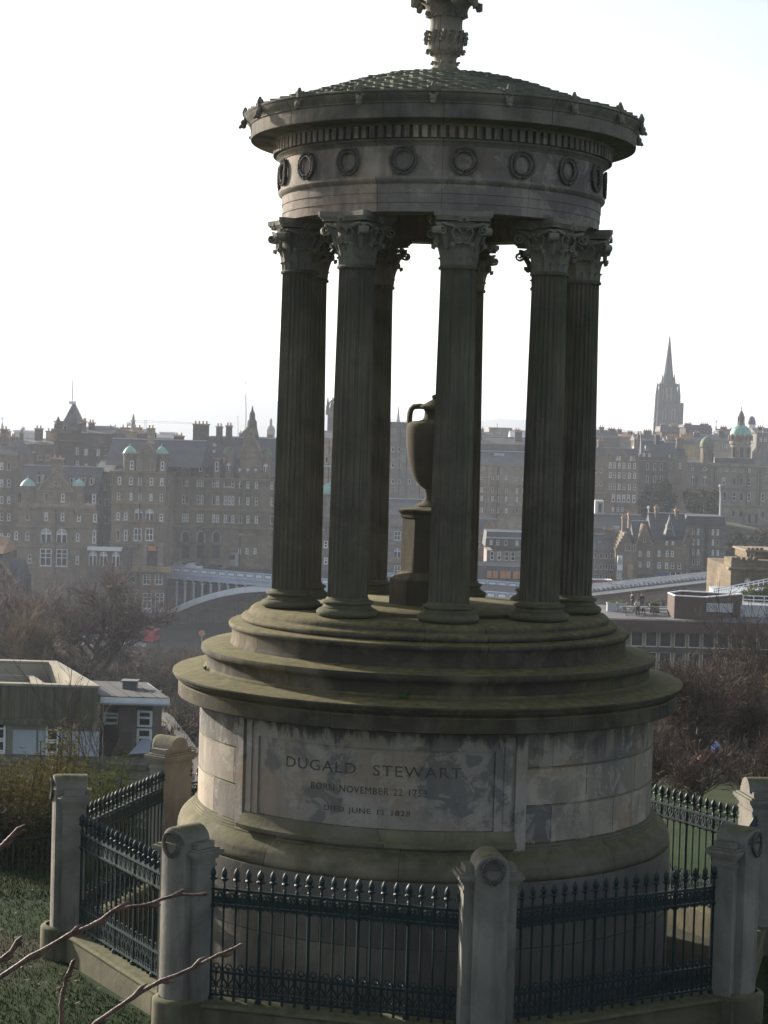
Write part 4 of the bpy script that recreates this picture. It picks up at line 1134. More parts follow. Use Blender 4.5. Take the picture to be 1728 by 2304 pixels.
def mast(name, label, px, yt, yb, D, r, mat, cat='mast', zb=None):
    p = at(px, yb, D); q_ = at(px, yt, D); z0 = p.z if zb is None else zb
    o = empty(name, (p.x, D, z0), 0, None, label, cat); h = q_.z-z0
    b = MB(); b.tube([(0,0,-1),(0,0,h*.5),(q_.x-p.x,0,h)], [r, r*.8, r*.4], 8); b.build('pole', mat, o)
    b = MB(); b.lathe([(0,h-.02),(r*1.3,h),(r*1.3,h+r*2),(0,h+r*2.6)], 8, cx=q_.x-p.x); b.build('finial', mat, o)
    return o
def fr(a, b_, n): return [a+(b_-a)*i/(n-1) for i in range(n)]

# ---------------------------------------------------------------- left: the hotel by the bridge
B = Bld('tenement', 'dark tall tenement at the left edge beside the gabled building', 'building', -240, 40, 1018, 1330, 372, 16, M['sA'])
B.roof(981, kind='hip', inset=14); B.cornice(1018)
for y in (1046, 1084, 1122, 1160, 1205): B.row(y, 17, 7, [-205, -170, -135, -100, -70, -40, -18, 4, 20], 'sash')
B.chimney(-6, 8, 968, 1000); B.chimney(18, 26, 985, 1010)
B.row(1240, 20, 7, [-40,-18,4,22], 'dark')

B = Bld('gabled_building', 'ornate sandstone building with a big gable between two small green domes', 'building', 38, 216, 1140, 1330, 360, 18, M['sA'])
B.pbox('upper_wall', 82, 164, 1100, 1140, -.2, 10, M['sA'])
B.roof(1051, 38, 216, 1112, M['slate'], dep=14, y0=1.5)
B.gable(84, 166, 1104, 1056, -.4, 6)
B.chimney(114, 137, 1034, 1060, 1, 2.2, M['sA'])
B.turret(46, 79, 1074, 1093, 1140, M['copper'], shape='bell'); B.turret(162, 192, 1076, 1093, 1140, M['copper'], shape='bell')
B.cornice(1138, t=6, proud=.7); B.cornice(1104, 84, 166, 3, .6); B.cornice(1184, t=3); B.cornice(1228, t=4); B.cornice(1152, t=2, proud=.2)
B.row(1120, 20, 8, [105, 142, 62, 176, 212], 'sash', -.2)
B.row(1163, 18, 8, [62, 104, 141, 178, 214], 'sash'); B.row(1208, 19, 7, [36.5, 62, 175], 'sash')
for x in (104, 139): B.win(x, 1205+.0285*(x-127), 24, 31, 'arch')
for x in (103, 139): B.win(x, 1255+.0285*(x-127), 26, 40, 'cross')
B.row(1259, 20, 7, [67, 174], 'sash'); B.win(212, 1208, 7, 30, 'sash')
B.win(127, 1088, 6, 9, 'dark', -.4)
B.dormer(82, 1079, 11, 22, y0=3.0); B.dormer(155, 1082, 7, 15, y0=3.0); B.dormer(181, 1082, 8, 15, y0=3.0); B.dormer(200, 1084, 8, 18, y0=3.0)
B.pbox('parapet', 40, 216, 1133, 1138, -.5, .5, M['trim'])
for x in (118, 134): B.pbox('gable_carving', x-5, x+5, 1086, 1098, -.7, .4, M['trim'])

B = Bld('dark_link_building', 'dark recessed building between the two ornate sandstone blocks', 'building', 212, 252, 1062, 1330, 368, 20, M['sB'])
B.roof(1040, kind='gable', mat=M['slate2'])
for y in (1095, 1130, 1170): B.row(y, 14, 6, [226, 240], 'dark')

B = Bld('shopfront_extension', 'low projecting extension with white frieze and three white arched windows', 'building', 196, 286, 1236, 1330, 352, 8, M['sB'])
B.pbox('fascia', 197, 274, 1231, 1239, -.5, 1.5, M['white'])
for x in (209, 233, 262-1): B.win(x, 1258+.0285*(x-240), 16, 33, 'arch')
B.pbox('door', 282, 290, 1232, 1278, -.1, .5, M['slate'])

B = Bld('hotel_wing', 'tall sandstone hotel wing with two pale green roof turrets, left of the bridge', 'building', 248, 369, 1060, 1440, 360, 22, M['sA'])
B.roof(990, 236, 452, 1050, M['slate'], dep=18, y0=2)
B.turret(275, 306, 1001, 1020, 1056, M['copper'], y0=.8); B.turret(347, 377, 1002, 1021, 1056, M['copper'], y0=.8)
B.gable(309, 352, 1022, 997, -.3, 5); B.pbox('gable_wall', 309, 352, 1022, 1060, -.3, 5, M['sA'])
B.chimney(322, 337, 966, 1000, 6, 1.8, M['sC'])
B.cornice(1060, t=4, proud=.7); B.cornice(1092, t=2); B.cornice(1130, t=4, proud=.5, mat=M['sE']); B.cornice(1172, t=3); B.cornice(1220, t=4)
B.row(1047, 20, 7, [297, 313, 344, 366], 'sash', -.2); B.row(1083, 17, 7, [269, 295, 315, 341, 364], 'sash')
B.row(1118, 16, 6, [267, 295, 315, 340, 363], 'sash'); B.row(1163, 17, 7, [266, 283, 363], 'sash')
for x in (312, 337): B.win(x, 1157+.0285*(x-308), 17, 26, 'arch')
B.row(1206, 24, 7, [266, 283], 'sash')
for x in (310, 336): B.win(x, 1203, 17, 28, 'pair')
B.pbox('shop_window', 331, 355, 1230, 1272, -.2, .4, M['glass']); B.pbox('shop_sign', 334, 352, 1229, 1239, -.35, .2, M['orange'])
B.pbox('entrance', 301, 322, 1238, 1274, -.25, .4, M['trim']); B.pbox('pilaster', 322, 331, 1226, 1276, -.4, .6, M['sC']); B.pbox('pilaster', 293, 301, 1226, 1276, -.4, .6, M['sC']); B.pbox('pilaster', 355, 366, 1226, 1276, -.4, .6, M['sC'])
B.pbox('balcony', 280, 388, 1274, 1285, -2.2, 2.4, M['sE'])
for x in (330, 357): B.win(x, 1304, 17, 24, 'cross')
B.win(297, 1304, 14, 14, 'dark')
for x, w in ((290, 28), (331, 20), (359, 20)): B.win(x, 1352, w, 36, 'cross')
for x in (331, 359): B.pbox('window_bay', x-11, x+11, 1368, 1378, -.6, .8, M['white'])
B.cornice(1326, t=4); B.cornice(1385, t=4)
B.pbox('doorway', 347, 368, 1386, 1424, -.1, .4, M['slate']); B.pbox('shopfront', 266, 300, 1386, 1418, -.1, .4, M['glass'])

B = Bld('hotel_tower', 'dark hotel tower with a steep pyramid roof and flagpole', 'tower', 120, 190, 972, 1110, 392, 15, M['sB'])
B.pbox('parapet', 116, 194, 966, 976, -.5, 16, M['sB'])
B.roof(907, 134, 176, 968, M['slate2'], kind='pyramid', inset=5, dep=12, y0=.5)
B.pbox('lantern_rail', 146, 159, 902, 908, 5.2, 1.5, M['frame'])
B.turret(122, 139, 936, 955, 1050, M['slate'], shape='cone', y0=-.2); B.chimney(174, 186, 953, 970, 1, 2); B.chimney(138, 146, 960, 972, 9, 1.5)
B.pbox('stair_turret', 121, 138, 947, 975, .2, 3, M['sB'])
for y in (1015, 1045): B.win(174, y, 6, 16, 'sash')
B.win(146, 963, 7, 10, 'dark', .5)
B.cornice(990, t=3)
b = MB(); lx, lz = B.L(152, 908); lx2, lz2 = B.L(152.5, 852); b.tube([(lx,6,lz-1),(lx2,6,lz2)], [.16,.06], 6); B.o and b.build('flagpole', M['frame'], B.o)
B = Bld('hotel_rear_block', 'dark hotel block with gilded stone details right of the tower', 'building', 184, 254, 975, 1110, 386, 16, M['sB'])
B.roof(962, kind='gable', mat=M['slate2'])
for y in (1018, 1052): B.row(y, 14, 6, [194, 221], 'sash')
q = random.Random(4)
for i in range(14): B.pbox('carved_panel', (x := q.uniform(205, 240)), x+q.uniform(4, 9), (y := q.uniform(982, 1050)), y+2.5, -.3, .4, M['sE'])
B.chimney(192, 204, 953, 972, 4); B.pbox('rooftop_plant', 200, 240, 958, 975, 6, 4, M['sF'])
for x in (241,): B.pbox('flag', 237, 243, 1046, 1058, -1.6, .1, M['white'])
B.chimney(184, 189, 950, 975, 1.5, 1.5)

B = Bld('terrace_block', 'long sandstone block with a row of chimney pots behind the hotel roof', 'building', 232, 330, 972, 1060, 430, 14, M['sE'])
B.roof(966, mat=M['slate2'])
for x0 in (240, 268, 296): B.chimney(x0, x0+20, 964, 975, 2, 1.2, M['sE'])
B.chimney(312, 354, 976, 1000, -3, 1.6, M['sB'])
B = Bld('tenement', 'low roof with skylight left of the hotel tower', 'building', 44, 122, 1000, 1120, 410, 14, M['sB'])
B.roof(988, mat=M['slate2']); B.chimney(74, 90, 966, 992, 2, 1.6); B.chimney(94, 112, 972, 998, 5, 1.4, M['sE']); B.chimney(38, 44, 975, 1000, 3)
B.pbox('skylight', 66, 80, 1016, 1019, -.3, .3, M['lead'])
B.row(1030, 10, 9, [70, 90, 108], 'dark')

B = Bld('bridge_hotel', 'long dark sandstone hotel on the bridge with three arches and a domed gable', 'building', 368, 690, 1076, 1262, 376, 24, M['sA'])
B.roof(986, 446, 690, 1072, M['slate'], dep=22, y0=.4); B.roof(1000, 368, 446, 1074, M['slate'], dep=16, y0=1)
B.cornice(1076, t=6, proud=.9); B.cornice(1106, t=2); B.cornice(1147, t=4, proud=.5); B.cornice(1186, t=4, proud=.6)
B.gable(404, 430, 1028, 1006, -.3, 5); B.pbox('gable_wall', 404, 430, 1028, 1076, -.3, 5, M['sA'])
B.row(1048, 17, 7, [413, 424], 'sash', -.35)
for x in (452, 488): B.pbox('dormer', x-7, x+7, 1032, 1076, -.2, 4, M['sA']); B.win(x, 1050, 7, 22, 'sash', -.2)
B.dormer(393, 1042, 18, 14, y0=2.5, pointed=False)
B.chimney(427, 461, 956, 992, 6, 3, M['sB'], 5); B.chimney(483, 496, 962, 1000, 3, 2, M['sB']); B.chimney(505, 518, 960, 1000, 3, 2, M['sB']); B.chimney(385, 406, 983, 1000, 5, 2, M['sB'])
B.pbox('gable_wall', 540, 590, 1030, 1076, -.6, 6, M['sA']); B.gable(536, 594, 1032, 966, -.6, 6)
B.turret(544, 578, 958, 976, 1010, M['copper2'], shape='dome', y0=1.5)
b = MB(); lx, lz = B.L(565, 962); b.lathe([(1.5,lz-2),(1.0,lz),(.9,lz+1.2),(.6,lz+1.6),(.55,lz+2.6),(.25,lz+3.2),(.05,lz+4.2)], 10, cx=lx, cy=2.5); b.build('finial', M['sB'], B.o, 40)
B.turret(503, 528, 1004, 1022, 1076, M['copper2'], shape='dome', y0=-.3); B.turret(587, 612, 1006, 1024, 1076, M['copper2'], shape='dome', y0=-.3)
B.win(516, 1050, 9, 18, 'arch', -1.6); B.win(599, 1052, 9, 18, 'arch', -1.6)
for x in (540, 558, 576): B.win(x, 1058, 7, 10, 'arch', -.65)
for y in (1004, 1018): B.pbox('skylight', 477, 484, y-6, y+1, 2.4-(y-1004)*.07, .2, M['lead'])
xs = [413, 421, 446, 455, 481, 490, 507, 516, 524]
B.row(1089, 16, 6, xs, 'sash'); B.row(1127, 20, 6, xs, 'sash'); B.row(1168, 18, 6, xs, 'sash')
for y in (1090, 1127, 1168): B.row(y, 17, 6, [541, 558, 577, 612], 'sash')
for x in (549, 568, 590): B.pbox('pilaster', x-2, x+2, 1082, 1140, -.4, .5, M['trim'])
for x in (418, 452, 487):
    B.win(x, 1208, 18, 26, 'archdark'); B.pbox('shop_window', x-8, x+8, 1226, 1256, -.15, .2, M['glass'])
    B.pbox('pilaster', x-17, x-11, 1190, 1260, -.5, .6, M['sA'])
for x in (539, 556, 574): B.win(x, 1240, 6, 13, 'sash')
B.pbox('carved_panel', 538, 576, 1200, 1206, -.25, .3, M['sE'])

# ---------------------------------------------------------------- the bridge
ZD = at(400, 1276, 366).z
zdk = ZD
def bx(px, Y): return at(px, 1290, Y).x
pA = Vector((bx(378, 366), 366, 0)); pB = Vector((bx(1230, 322), 322, 0))
axd = (pB-pA); LB = axd.length; axd.normalize(); rot = atan2(axd.y, axd.x)
br_o = empty('iron_bridge', (pA.x, pA.y, zdk), rot, None, 'pale blue iron arch bridge with a panelled parapet', 'bridge')
b = MB(); b.box(-30, LB+20, .3, 21.5, -2.0, -.55); b.build('deck', M['asph'], br_o)
b = MB(); b.box(-3, LB+20, -.35, .25, -2.1, -1.25); b.box(-3, LB+20, -.55, .25, -1.25, -1.05); b.build('deck_edge', M['bridge'], br_o)
for yy in (-.3, 21.6):
    b = MB(); b.mi = 0
    b.box(-3, LB+20, yy, yy+.28, -1.05, -.85); b.box(-3, LB+20, yy-.05, yy+.33, -.02, .16); b.box(-3, LB+20, yy+.06, yy+.2, -.85, -.02)
    n = int((LB+20)/2.1)
    for i in range(n):
        x = -3+2.1*i; b.mi = 0; b.box(x, x+.34, yy-.12, yy+.4, -.86, .02)
        b.mi = 1; b.box(x+.55, x+1.9, yy-.03, yy+.07, -.68, -.18)
        b.mi = 2; b.box(x+.45, x+2.0, yy+.0, yy+.065, -.76, -.1)
    b.build('parapet', [M['bridge'], M['bridge2'], M['bridge3']], br_o)
span = 54.0; rise = 6.4
def arch_pts(off):
    return [(span*i/28, -9.2+off+ (rise)*(1-((i-14)/14)**2)) for i in range(29)]
for yy in (0, 7, 14, 21):
    b = MB(); lo, hi = arch_pts(-.1), arch_pts(1.0)
    b.prism_y([*lo, *hi[::-1]], yy, yy+.5); b.build('arch_rib', M['bridgerim'] if yy == 0 else M['bridge3'], br_o)
for half_ in (range(1, 14), range(14, 27)):
  b = MB()
  for i in half_:
      x = span*i/27; z0 = -9.2+.9+rise*(1-((x/span*28-14)/14)**2)
      if z0 > -2.6: continue
      b.tube([(x,.25,z0),(x,.25,-2.6)], .2, 6); b.lathe([(.34,-2.75),(.34,-2.55)], 6, cx=x, cy=.25)
      b.loft([[Vector((x+1.0-1.0*cos(pi*j/8), 0, -2.75+.75*sin(pi*j/8))) for j in range(9)], [Vector((x+1.0-1.0*cos(pi*j/8)*1.0, 0, -2.05)) for j in range(9)]])
  b.build('spandrel_arcade', M['bridge'], br_o, 40)
for xa, xb, ya in ((-14, -.2, .6), (span+.2, span+6, .6), (span+6.1, LB+20, 3)): b = MB(); b.box(xa, xb, ya, 22, -14, -2.1); b.build('abutment', M['sB'], br_o)
# vehicles
def car(label, px, py, Y, paint, rz=0, L_=4.2, z=None, cat='car', h=1.45, nm='parked_car', group=None):
    p = at(px, py, Y)
    if z is not None: p.z = z
    o = empty(nm, p, rz, None, label, cat, group)
    b = MB(); w = .85
    prof = [(-L_/2,.35),(-L_/2,.75),(-L_/2+.15,.86),(-L_*.22,.92),(-L_*.10,h-.04),(L_*.2,h),(L_*.38,.95),(L_/2-.05,.85),(L_/2,.6),(L_/2,.35)]
    if cat != 'car': prof = [(-L_/2,.35),(-L_/2,h*.45),(-L_/2+.5,h),(L_/2,h),(L_/2,.35)]
    rows = []
    for y, k in ((-w, .9), (-w*.96, 1), (w*.96, 1), (w, .9)):
        rows.append([Vector((x*(.98 if k < 1 else 1), y*(.88 if z_ > 1 else 1), z_*(.99 if k < 1 else 1))) for x, z_ in prof])
    b.loft(rows)
    for rw, fl_ in ((rows[0], 1), (rows[-1], 0)):
        b.add(rw, [tuple(range(len(rw))) if fl_ else tuple(range(len(rw)-1,-1,-1))])
    b.loft([[r_[-1] for r_ in rows], [r_[0] for r_ in rows]])
    b.build('body', paint, o, 30)
    b = MB()
    for s in (-1, 1):
        y = s*(w*.885)
        if cat == 'car':
            b.add([(-L_*.19,y*1.09,.93),(L_*.33,y*1.09,.95),(L_*.19,y*1.01,h-.08),(-L_*.09,y*1.01,h-.1)], [(0,1,2,3)])
        else: b.add([(-L_/2+.7,y*1.14,h*.55),(L_/2-.2,y*1.14,h*.55),(L_/2-.2,y*1.04,h*.88),(-L_/2+.9,y*1.04,h*.88)], [(0,1,2,3)])
    if cat == 'car': b.add([(-L_*.235,-.7,.935),(-L_*.235,.7,.935),(-L_*.105,.62,h-.05),(-L_*.105,-.62,h-.05)], [(0,1,2,3)]); b.add([(L_*.39,-.7,.96),(L_*.39,.7,.96),(L_*.21,.62,h-.02),(L_*.21,-.62,h-.02)], [(0,1,2,3)])
    b.build('glazing', M['glass'], o)
    for sx_ in (-.3, .3):
        for sy in (-1, 1):
            b = MB(); b.tube([(L_*sx_, sy*(w-.2), .32), (L_*sx_, sy*(w+.02), .32)], .32, 12); b.build('wheel', M['dark'], o)
    return o
M['silver'] = plain('silver car paint', (.50,.51,.53), .3, .08, 1, spec=.5, metal=.3); M['carwhite'] = plain('white car paint', (.75,.75,.75), .3, .06, 1, spec=.5); M['carblue'] = plain('blue car paint', (.05,.08,.22), .3, .1, 1, spec=.5); M['carred'] = plain('red van paint', (.45,.03,.04), .4, .1, 1); M['cardark'] = plain('dark car paint', (.03,.035,.045), .3, .1, 1, spec=.5)
zr_ = zdk-.55
def onbridge(px, k):    # a point on the bridge roadway, k metres behind the front parapet
    lo, hi = 0, LB
    for _ in range(40):
        m_ = (lo+hi)/2; p = pA+axd*m_+Vector((-axd.y, axd.x, 0))*k
        if at(px, 1280, p.y).x > p.x: lo = m_
        else: hi = m_
    return p
for px, k, pt, lb in ((403, 2.2, M['silver'], 'silver car on the bridge nearest the hotel wing'), (432, 2.4, M['carwhite'], 'white car on the bridge, second from the hotel wing'), (418, 6, M['cardark'], 'dark car in the far lane of the bridge behind the white car'), (482, 3, M['cardark'], 'dark car on the bridge before the third arch of the hotel')):
    p = onbridge(px, k); o = car(lb, px, 1270, p.y, pt, rot, group='cars on the bridge'); o.location = (p.x, p.y, zr_)
for i, (px, lb) in enumerate(((418, 'white bus before the first arch of the bridge hotel'), (488, 'white bus before the third arch of the bridge hotel'))):
    p = onbridge(px, 15); o = car(lb, px, 1260, p.y, M['carwhite'], rot, 9.5, None, 'bus', 2.9, 'bus', 'buses on the bridge'); o.location = (p.x, p.y, zr_)
def onground(px, Y): x = bpx(px, Y); return Vector((x, Y, gz(x, Y)))
o = car('silver car on the street below the bridge', 300, 1440, 322, M['silver'], rad(4)); o.location = onground(306, 322)
o = car('red van standing at the foot of the hotel wing', 349, 1425, 335, M['carred'], rad(80), 4.6, None, 'van', 2.1, 'van'); o.location = onground(349, 335)
o = car('white van half hidden behind the big bare tree', 228, 1415, 335, M['carwhite'], rad(10), 5.2, None, 'van', 2.3, 'van'); o.location = onground(226, 335)
o = car('blue car parked behind the trees on the right', 1690, 1735, 88, M['carblue'], rad(25)); o.location = onground(1690, 84)
so = empty('street_sign', onground(461, 320), 0, None, 'round orange sign on a thin post below the bridge', 'sign')
b = MB(); b.tube([(0,0,0),(0,0,3.2)], .07, 6); b.build('post', M['steel'], so)
b = MB(); b.tube([(0,-.12,3.0),(0,-.04,3.0)], .55, 14); b.build('disc', M['orange'], so)

# ---------------------------------------------------------------- seen between the columns
B = Bld('domed_corner_building', 'narrow slice of a building with a green dome between the left columns', 'building', 690, 780, 1112, 1345, 372, 12, M['sD'])
B.turret(722, 768, 1085, 1112, 1180, M['copper'], shape='dome')
for y in (1150, 1185, 1225, 1262, 1300): B.row(y, 16, 8, [712, 733], 'sash'); 
for y in (1168, 1205, 1243, 1280): B.cornice(y, t=2)
B = Bld('pale_tenement', 'pale tenement behind the green dome between the left columns', 'building', 685, 790, 985, 1130, 450, 14, M['sC'])
B.roof(970); B.cornice(1024); B.row(1035, 14, 7, [705, 722, 735], 'dark'); B.pbox('roof_light', 690, 745, 1046, 1050, -1, 1, M['lead'])
B = Bld('crown_spire_church', 'church tower with a crown spire between the left columns', 'tower', 735, 778, 925, 1100, 520, 6, M['sB'], body=True)
for i, x in enumerate((737, 747, 757, 767, 777)):
    lx, lz = B.L(x, 925); b = MB(); b.lathe([(.5,lz-1),(.5,lz+1),(.0,lz+4.5)], 6, cx=lx, cy=.6+(i % 2)*3); b.build('pinnacle', M['sB'], B.o)
lx, lz = B.L(756, 925)
for k in range(8):
    a = k*pi/4; b = MB(); b.tube([(lx+2.4*cos(a),3+2.4*sin(a),lz),(lx+1.7*cos(a),3+1.7*sin(a),lz+2.4),(lx,3,lz+3.9)], .22, 5); b.build('crown_arch', M['sB'], B.o)
b = MB(); b.lathe([(.7,lz+3.4),(.5,lz+4.5),(.0,lz+7)], 8, cx=lx, cy=3); b.build('spire', M['sB'], B.o)
B = Bld('plain_tall_building', 'plain tall grey building left of the urn', 'building', 800, 1030, 962, 1160, 440, 16, M['sD'])
B.roof(950, kind='mansard', mat=M['slate2'])
for y in (1012, 1048, 1084): B.row(y, 10, 5, [884, 898, 921, 940], 'dark')
for x in (898, 914): B.pbox('downpipe', x, x+1.5, 965, 1120, -.3, .3, M['sB'])
B = Bld('low_slated_building', 'grey building with a long slate roof behind the pedestal of the urn', 'building', 790, 1040, 1158, 1330, 385, 16, M['sF'])
B.roof(1126, ye=1160, mat=M['slate'])
for y, k in ((1206, 'pair'), (1244, 'arch'), (1284, 'cross')): B.row(y, 22, 15, [894, 924, 954, 985], k)
for y in (1185, 1226, 1266): B.cornice(y, t=3)
B = Bld('flat_topped_block', 'flat topped stone block on the skyline right of the urn', 'building', 1100, 1152, 962, 1010, 640, 14, M['sC'])
B.cornice(963, t=2); B.pbox('mast', 1120, 1121, 953, 963, 4, .3, M['sB'])
B = Bld('tenement', 'tenement roof with sloping skylight between the right columns', 'building', 1040, 1330, 1048, 1175, 470, 16, M['sC'])
B.roof(1018, kind='hip', inset=30); B.pbox('skylight', 1113, 1136, 1020, 1026, 2.5, .3, M['lead'])
B.cornice(1048, t=3); B.cornice(1092, t=3); B.cornice(1140, t=2)
for y in (1076, 1105, 1124, 1150): B.row(y, 11, 5, [1062, 1084, 1108, 1120, 1139, 1163, 1178], 'sash')
for x in (1100, 1127): B.pbox('pilaster', x-3, x+3, 1048, 1150, -.5, .6, M['sC'])
B = Bld('tenement', 'dark roofs below the flat topped block between the right columns', 'building', 1060, 1240, 1000, 1060, 540, 14, M['sB'])
B.roof(984, mat=M['slate2']); B.chimney(1075, 1086, 975, 998); B.chimney(1160, 1176, 972, 998)
B = Bld('white_mansard_building', 'white and grey building with a dormered mansard roof between the right columns', 'building', 1094, 1230, 1240, 1330, 400, 14, M['sF'])
B.roof(1198, ye=1232, kind='mansard', mat=M['slate']); B.row(1222, 10, 6, [1105, 1120, 1138, 1163], 'sash', -.2)
B.row(1252, 20, 9, [1107, 1123, 1140, 1154], 'sash'); B.pbox('lead_gutter', 1094, 1180, 1209, 1212, -.6, .6, M['lead'])
B = Bld('low_gable_building', 'reddish gable wall and slate roof behind the white mansard building', 'building', 1050, 1120, 1205, 1330, 420, 14, M['sA'])
B.roof(1170); B.gable(1080, 1125, 1206, 1168, -.2, 3); B.row(1225, 12, 6, [1062, 1076], 'dark')
B = Bld('orange_panel_building', 'low dark building with two rows of orange window panels', 'building', 1050, 1310, 1276, 1345, 372, 14, M['slate2'])
for y in (1293, 1319):
    for x in (1101, 1114, 1131, 1143, 1160, 1172): B.pbox('orange_panel', x-5.5, x+5.5, y-8+.02*(x-1130), y+8+.02*(x-1130), -.25, .3, M['orange'])

# ---------------------------------------------------------------- right: the old town ridge
B = Bld('tenement', 'tall many-windowed tenement right of the columns', 'building', 1330, 1436, 1026, 1200, 520, 16, M['sA'])
B.roof(1008, kind='mansard', mat=M['slate2'])
for x in (1372, 1400): B.gable(x-14, x+14, 1030, 1012, -.4, 4)
for y in (1047, 1069, 1095): B.row(y, 13, 5, [1373, 1383, 1393, 1404, 1416, 1428], 'sash')
B.row(1121, 17, 6.5, [1380, 1392, 1403, 1414, 1426], 'blind'); B.row(1146, 9, 4, [1379, 1390, 1400], 'sash'); B.row(1031, 9, 4, [1388, 1394, 1419, 1425], 'sash', -.4)
for y in (1060, 1090, 1130): B.row(y, 9, 4, [1341, 1352], 'dark')
B.chimney(1348, 1362, 992, 1015); B.chimney(1430, 1440, 990, 1015); B.cornice(1108, t=2)
B = Bld('tenement', 'tenement with white dormers on a dark roof below the church spire', 'building', 1436, 1502, 1028, 1200, 545, 16, M['sB'])
B.roof(991, kind='gable'); B.dormer(1432, 1009, 6, 10, y0=2.4); B.dormer(1458, 1009, 6, 10, y0=2.4); B.row(1024, 7, 4, [1436, 1449, 1461], 'sash', -.2)
B.row(1050, 15, 5, [1457, 1473, 1488], 'dark'); B.row(1078, 14, 5, [1457, 1473, 1488], 'dark'); B.cornice(1036, t=2); B.chimney(1438, 1447, 976, 995); B.chimney(1478, 1488, 980, 1000)
B = Bld('tenement', 'brown tenement with two tall windows left of the domed bank', 'building', 1496, 1544, 1024, 1200, 548, 16, M['sA'])
B.roof(996, kind='gable'); B.row(1048, 13, 5, [1500, 1509, 1530], 'sash'); B.row(1026, 8, 4, [1506, 1520], 'sash'); B.chimney(1526, 1542, 988, 1010)
B = Bld('bank_building', 'grand sandstone bank with a bright green copper dome', 'building', 1540, 1880, 1050, 1192, 560, 26, M['sC'])
B.cornice(1050, t=4, proud=.9); B.cornice(1066, t=2); B.cornice(1100, t=4, proud=.6); B.cornice(1138, t=5, proud=.7); B.cornice(1180, t=4, proud=.8)
B.pbox('balustrade', 1540, 1790, 1043, 1048, -.4, .6, M['trim']); B.pbox('attic_roof', 1614, 1700, 1031, 1044, 2, 10, M['slate2'])
B.roof(1036, 1548, 1600, 1046, M['slate'], dep=16, ridge=False)
B.row(1059, 9, 6, [1558, 1586, 1635, 1652, 1669, 1686], 'sash')
B.row(1084, 19, 8, [1558, 1586], 'arch', -.1); B.row(1085, 16, 8, [1628, 1652, 1668, 1685], 'sash'); B.row(1119, 18, 7, [1630, 1652, 1668, 1685, 1716], 'sash')
B.row(1158, 14, 7, [1650, 1667, 1716], 'dark'); B.pbox('portico', 1672, 1704, 1150, 1180, -1.5, 2, M['trim']); B.win(1684, 1165, 8, 24, 'archdark', -1.5); B.win(1699, 1166, 6, 22, 'archdark', -1.5)
for x in (1546, 1570, 1599, 1614, 1706): B.pbox('pilaster', x-2.5, x+2.5, 1052, 1134, -.6, .7, M['trim'])
b = MB(); lx, lz = B.L(1706, 1056); _, l2 = B.L(1706, 1096)
B.pbox('downpipe', 1707, 1710, 1058, 1136, -.8, .3, M['sB'])
# side cupola
lx, zt = B.L(1597, 982); _, ze = B.L(1597, 1003); _, zb_ = B.L(1597, 1048); r = 16/FPX*560
b = MB(); b.lathe([(r*1.05,zb_),(r*1.0,zb_+.3),(r*.95,zb_+.5),(r*.95,ze-.6),(r*1.1,ze-.4),(r*1.1,ze)], 8, cx=lx, cy=4); cu_ = b.build('cupola', M['sA'], B.o)
b = MB(); H_ = zt-ze; b.lathe([(r*a, ze+H_*c) for a, c in [(1.02,0),(1.0,.25),(.9,.5),(.7,.74),(.42,.92),(.12,1.0),(.1,1.15),(0,1.2)]], 20, cx=lx, cy=4); b.build('cupola_roof', M['copper2'], cu_, 40)
for k in (-1, 1): B.win(1597+k*9, 1026, 5, 17, 'archdark', 4-r*.9, cu_)
# main dome
cx_ = 1680; r = 23/FPX*560
lx, zt = B.L(cx_, 955); _, ze = B.L(cx_, 981); _, zb_ = B.L(cx_, 1046)
b = MB(); b.lathe([(r*1.1,zb_),(r*1.1,zb_+1),(r*.98,zb_+1.1),(r*.98,ze-2.6),(r*1.1,ze-2.3),(r*1.1,ze-1.7),(r*1.0,ze-1.5),(r*1.02,ze)], 16, cx=lx, cy=9); dr_ = b.build('dome_drum', M['sC'], B.o, 30)
H_ = zt-ze; b = MB(); b.lathe([(r*a, ze+H_*c) for a, c in [(1.06,-.02),(1.04,.12),(1.0,.3),(.92,.5),(.78,.7),(.58,.86),(.36,.96),(.3,1.0)]], 48, cx=lx, cy=9, fn=lambda a, z: 1+.025*abs(cos(a*8))); dm_ = b.build('dome', M['copper'], B.o, 40)
b = MB()
for k in range(12):
    a = 2*pi*k/12; b.lathe([(.6,ze-1.3),(.6,ze-.1),(.4,ze+.35),(0,ze+.6)], 8, cx=lx+r*1.04*cos(a), cy=9+r*1.04*sin(a))
b.build('dome_dormers', M['sA'], dr_)
for k in range(8):
    a = 2*pi*k/8
    if sin(a) < -.1 or True: link('window', window_mesh(1.2, 3.0, 'archdark'), dr_, (lx+r*.985*sin(a), 9-r*.985*cos(a), ze-4.6), a)
zt2 = B.L(cx_, 937)[1]; zt3 = B.L(cx_, 914)[1]; r2 = r*.27
b = MB(); b.lathe([(r2*1.5,zt-.1),(r2*1.5,zt+.4),(r2,zt+.5),(r2,zt2-.3),(r2*1.25,zt2-.2),(r2*1.25,zt2)], 12, cx=lx, cy=9); la_ = b.build('lantern', M['sC'], dm_, 30)
b = MB(); b.lathe([(r2*1.1,zt2),(r2*.95,zt2+.7),(r2*.5,zt2+1.4),(.12,zt2+1.8),(.1,zt3-.5),(.2,zt3-.3),(0,zt3)], 12, cx=lx, cy=9); b.build('lantern_cap', M['copper2'], dm_, 40)
for k in range(6): a = 2*pi*k/6; link('opening', window_mesh(.7, 1.8, 'archdark'), la_, (lx+r2*1.0*sin(a), 9-r2*1.0*cos(a), zt+1.5), a)
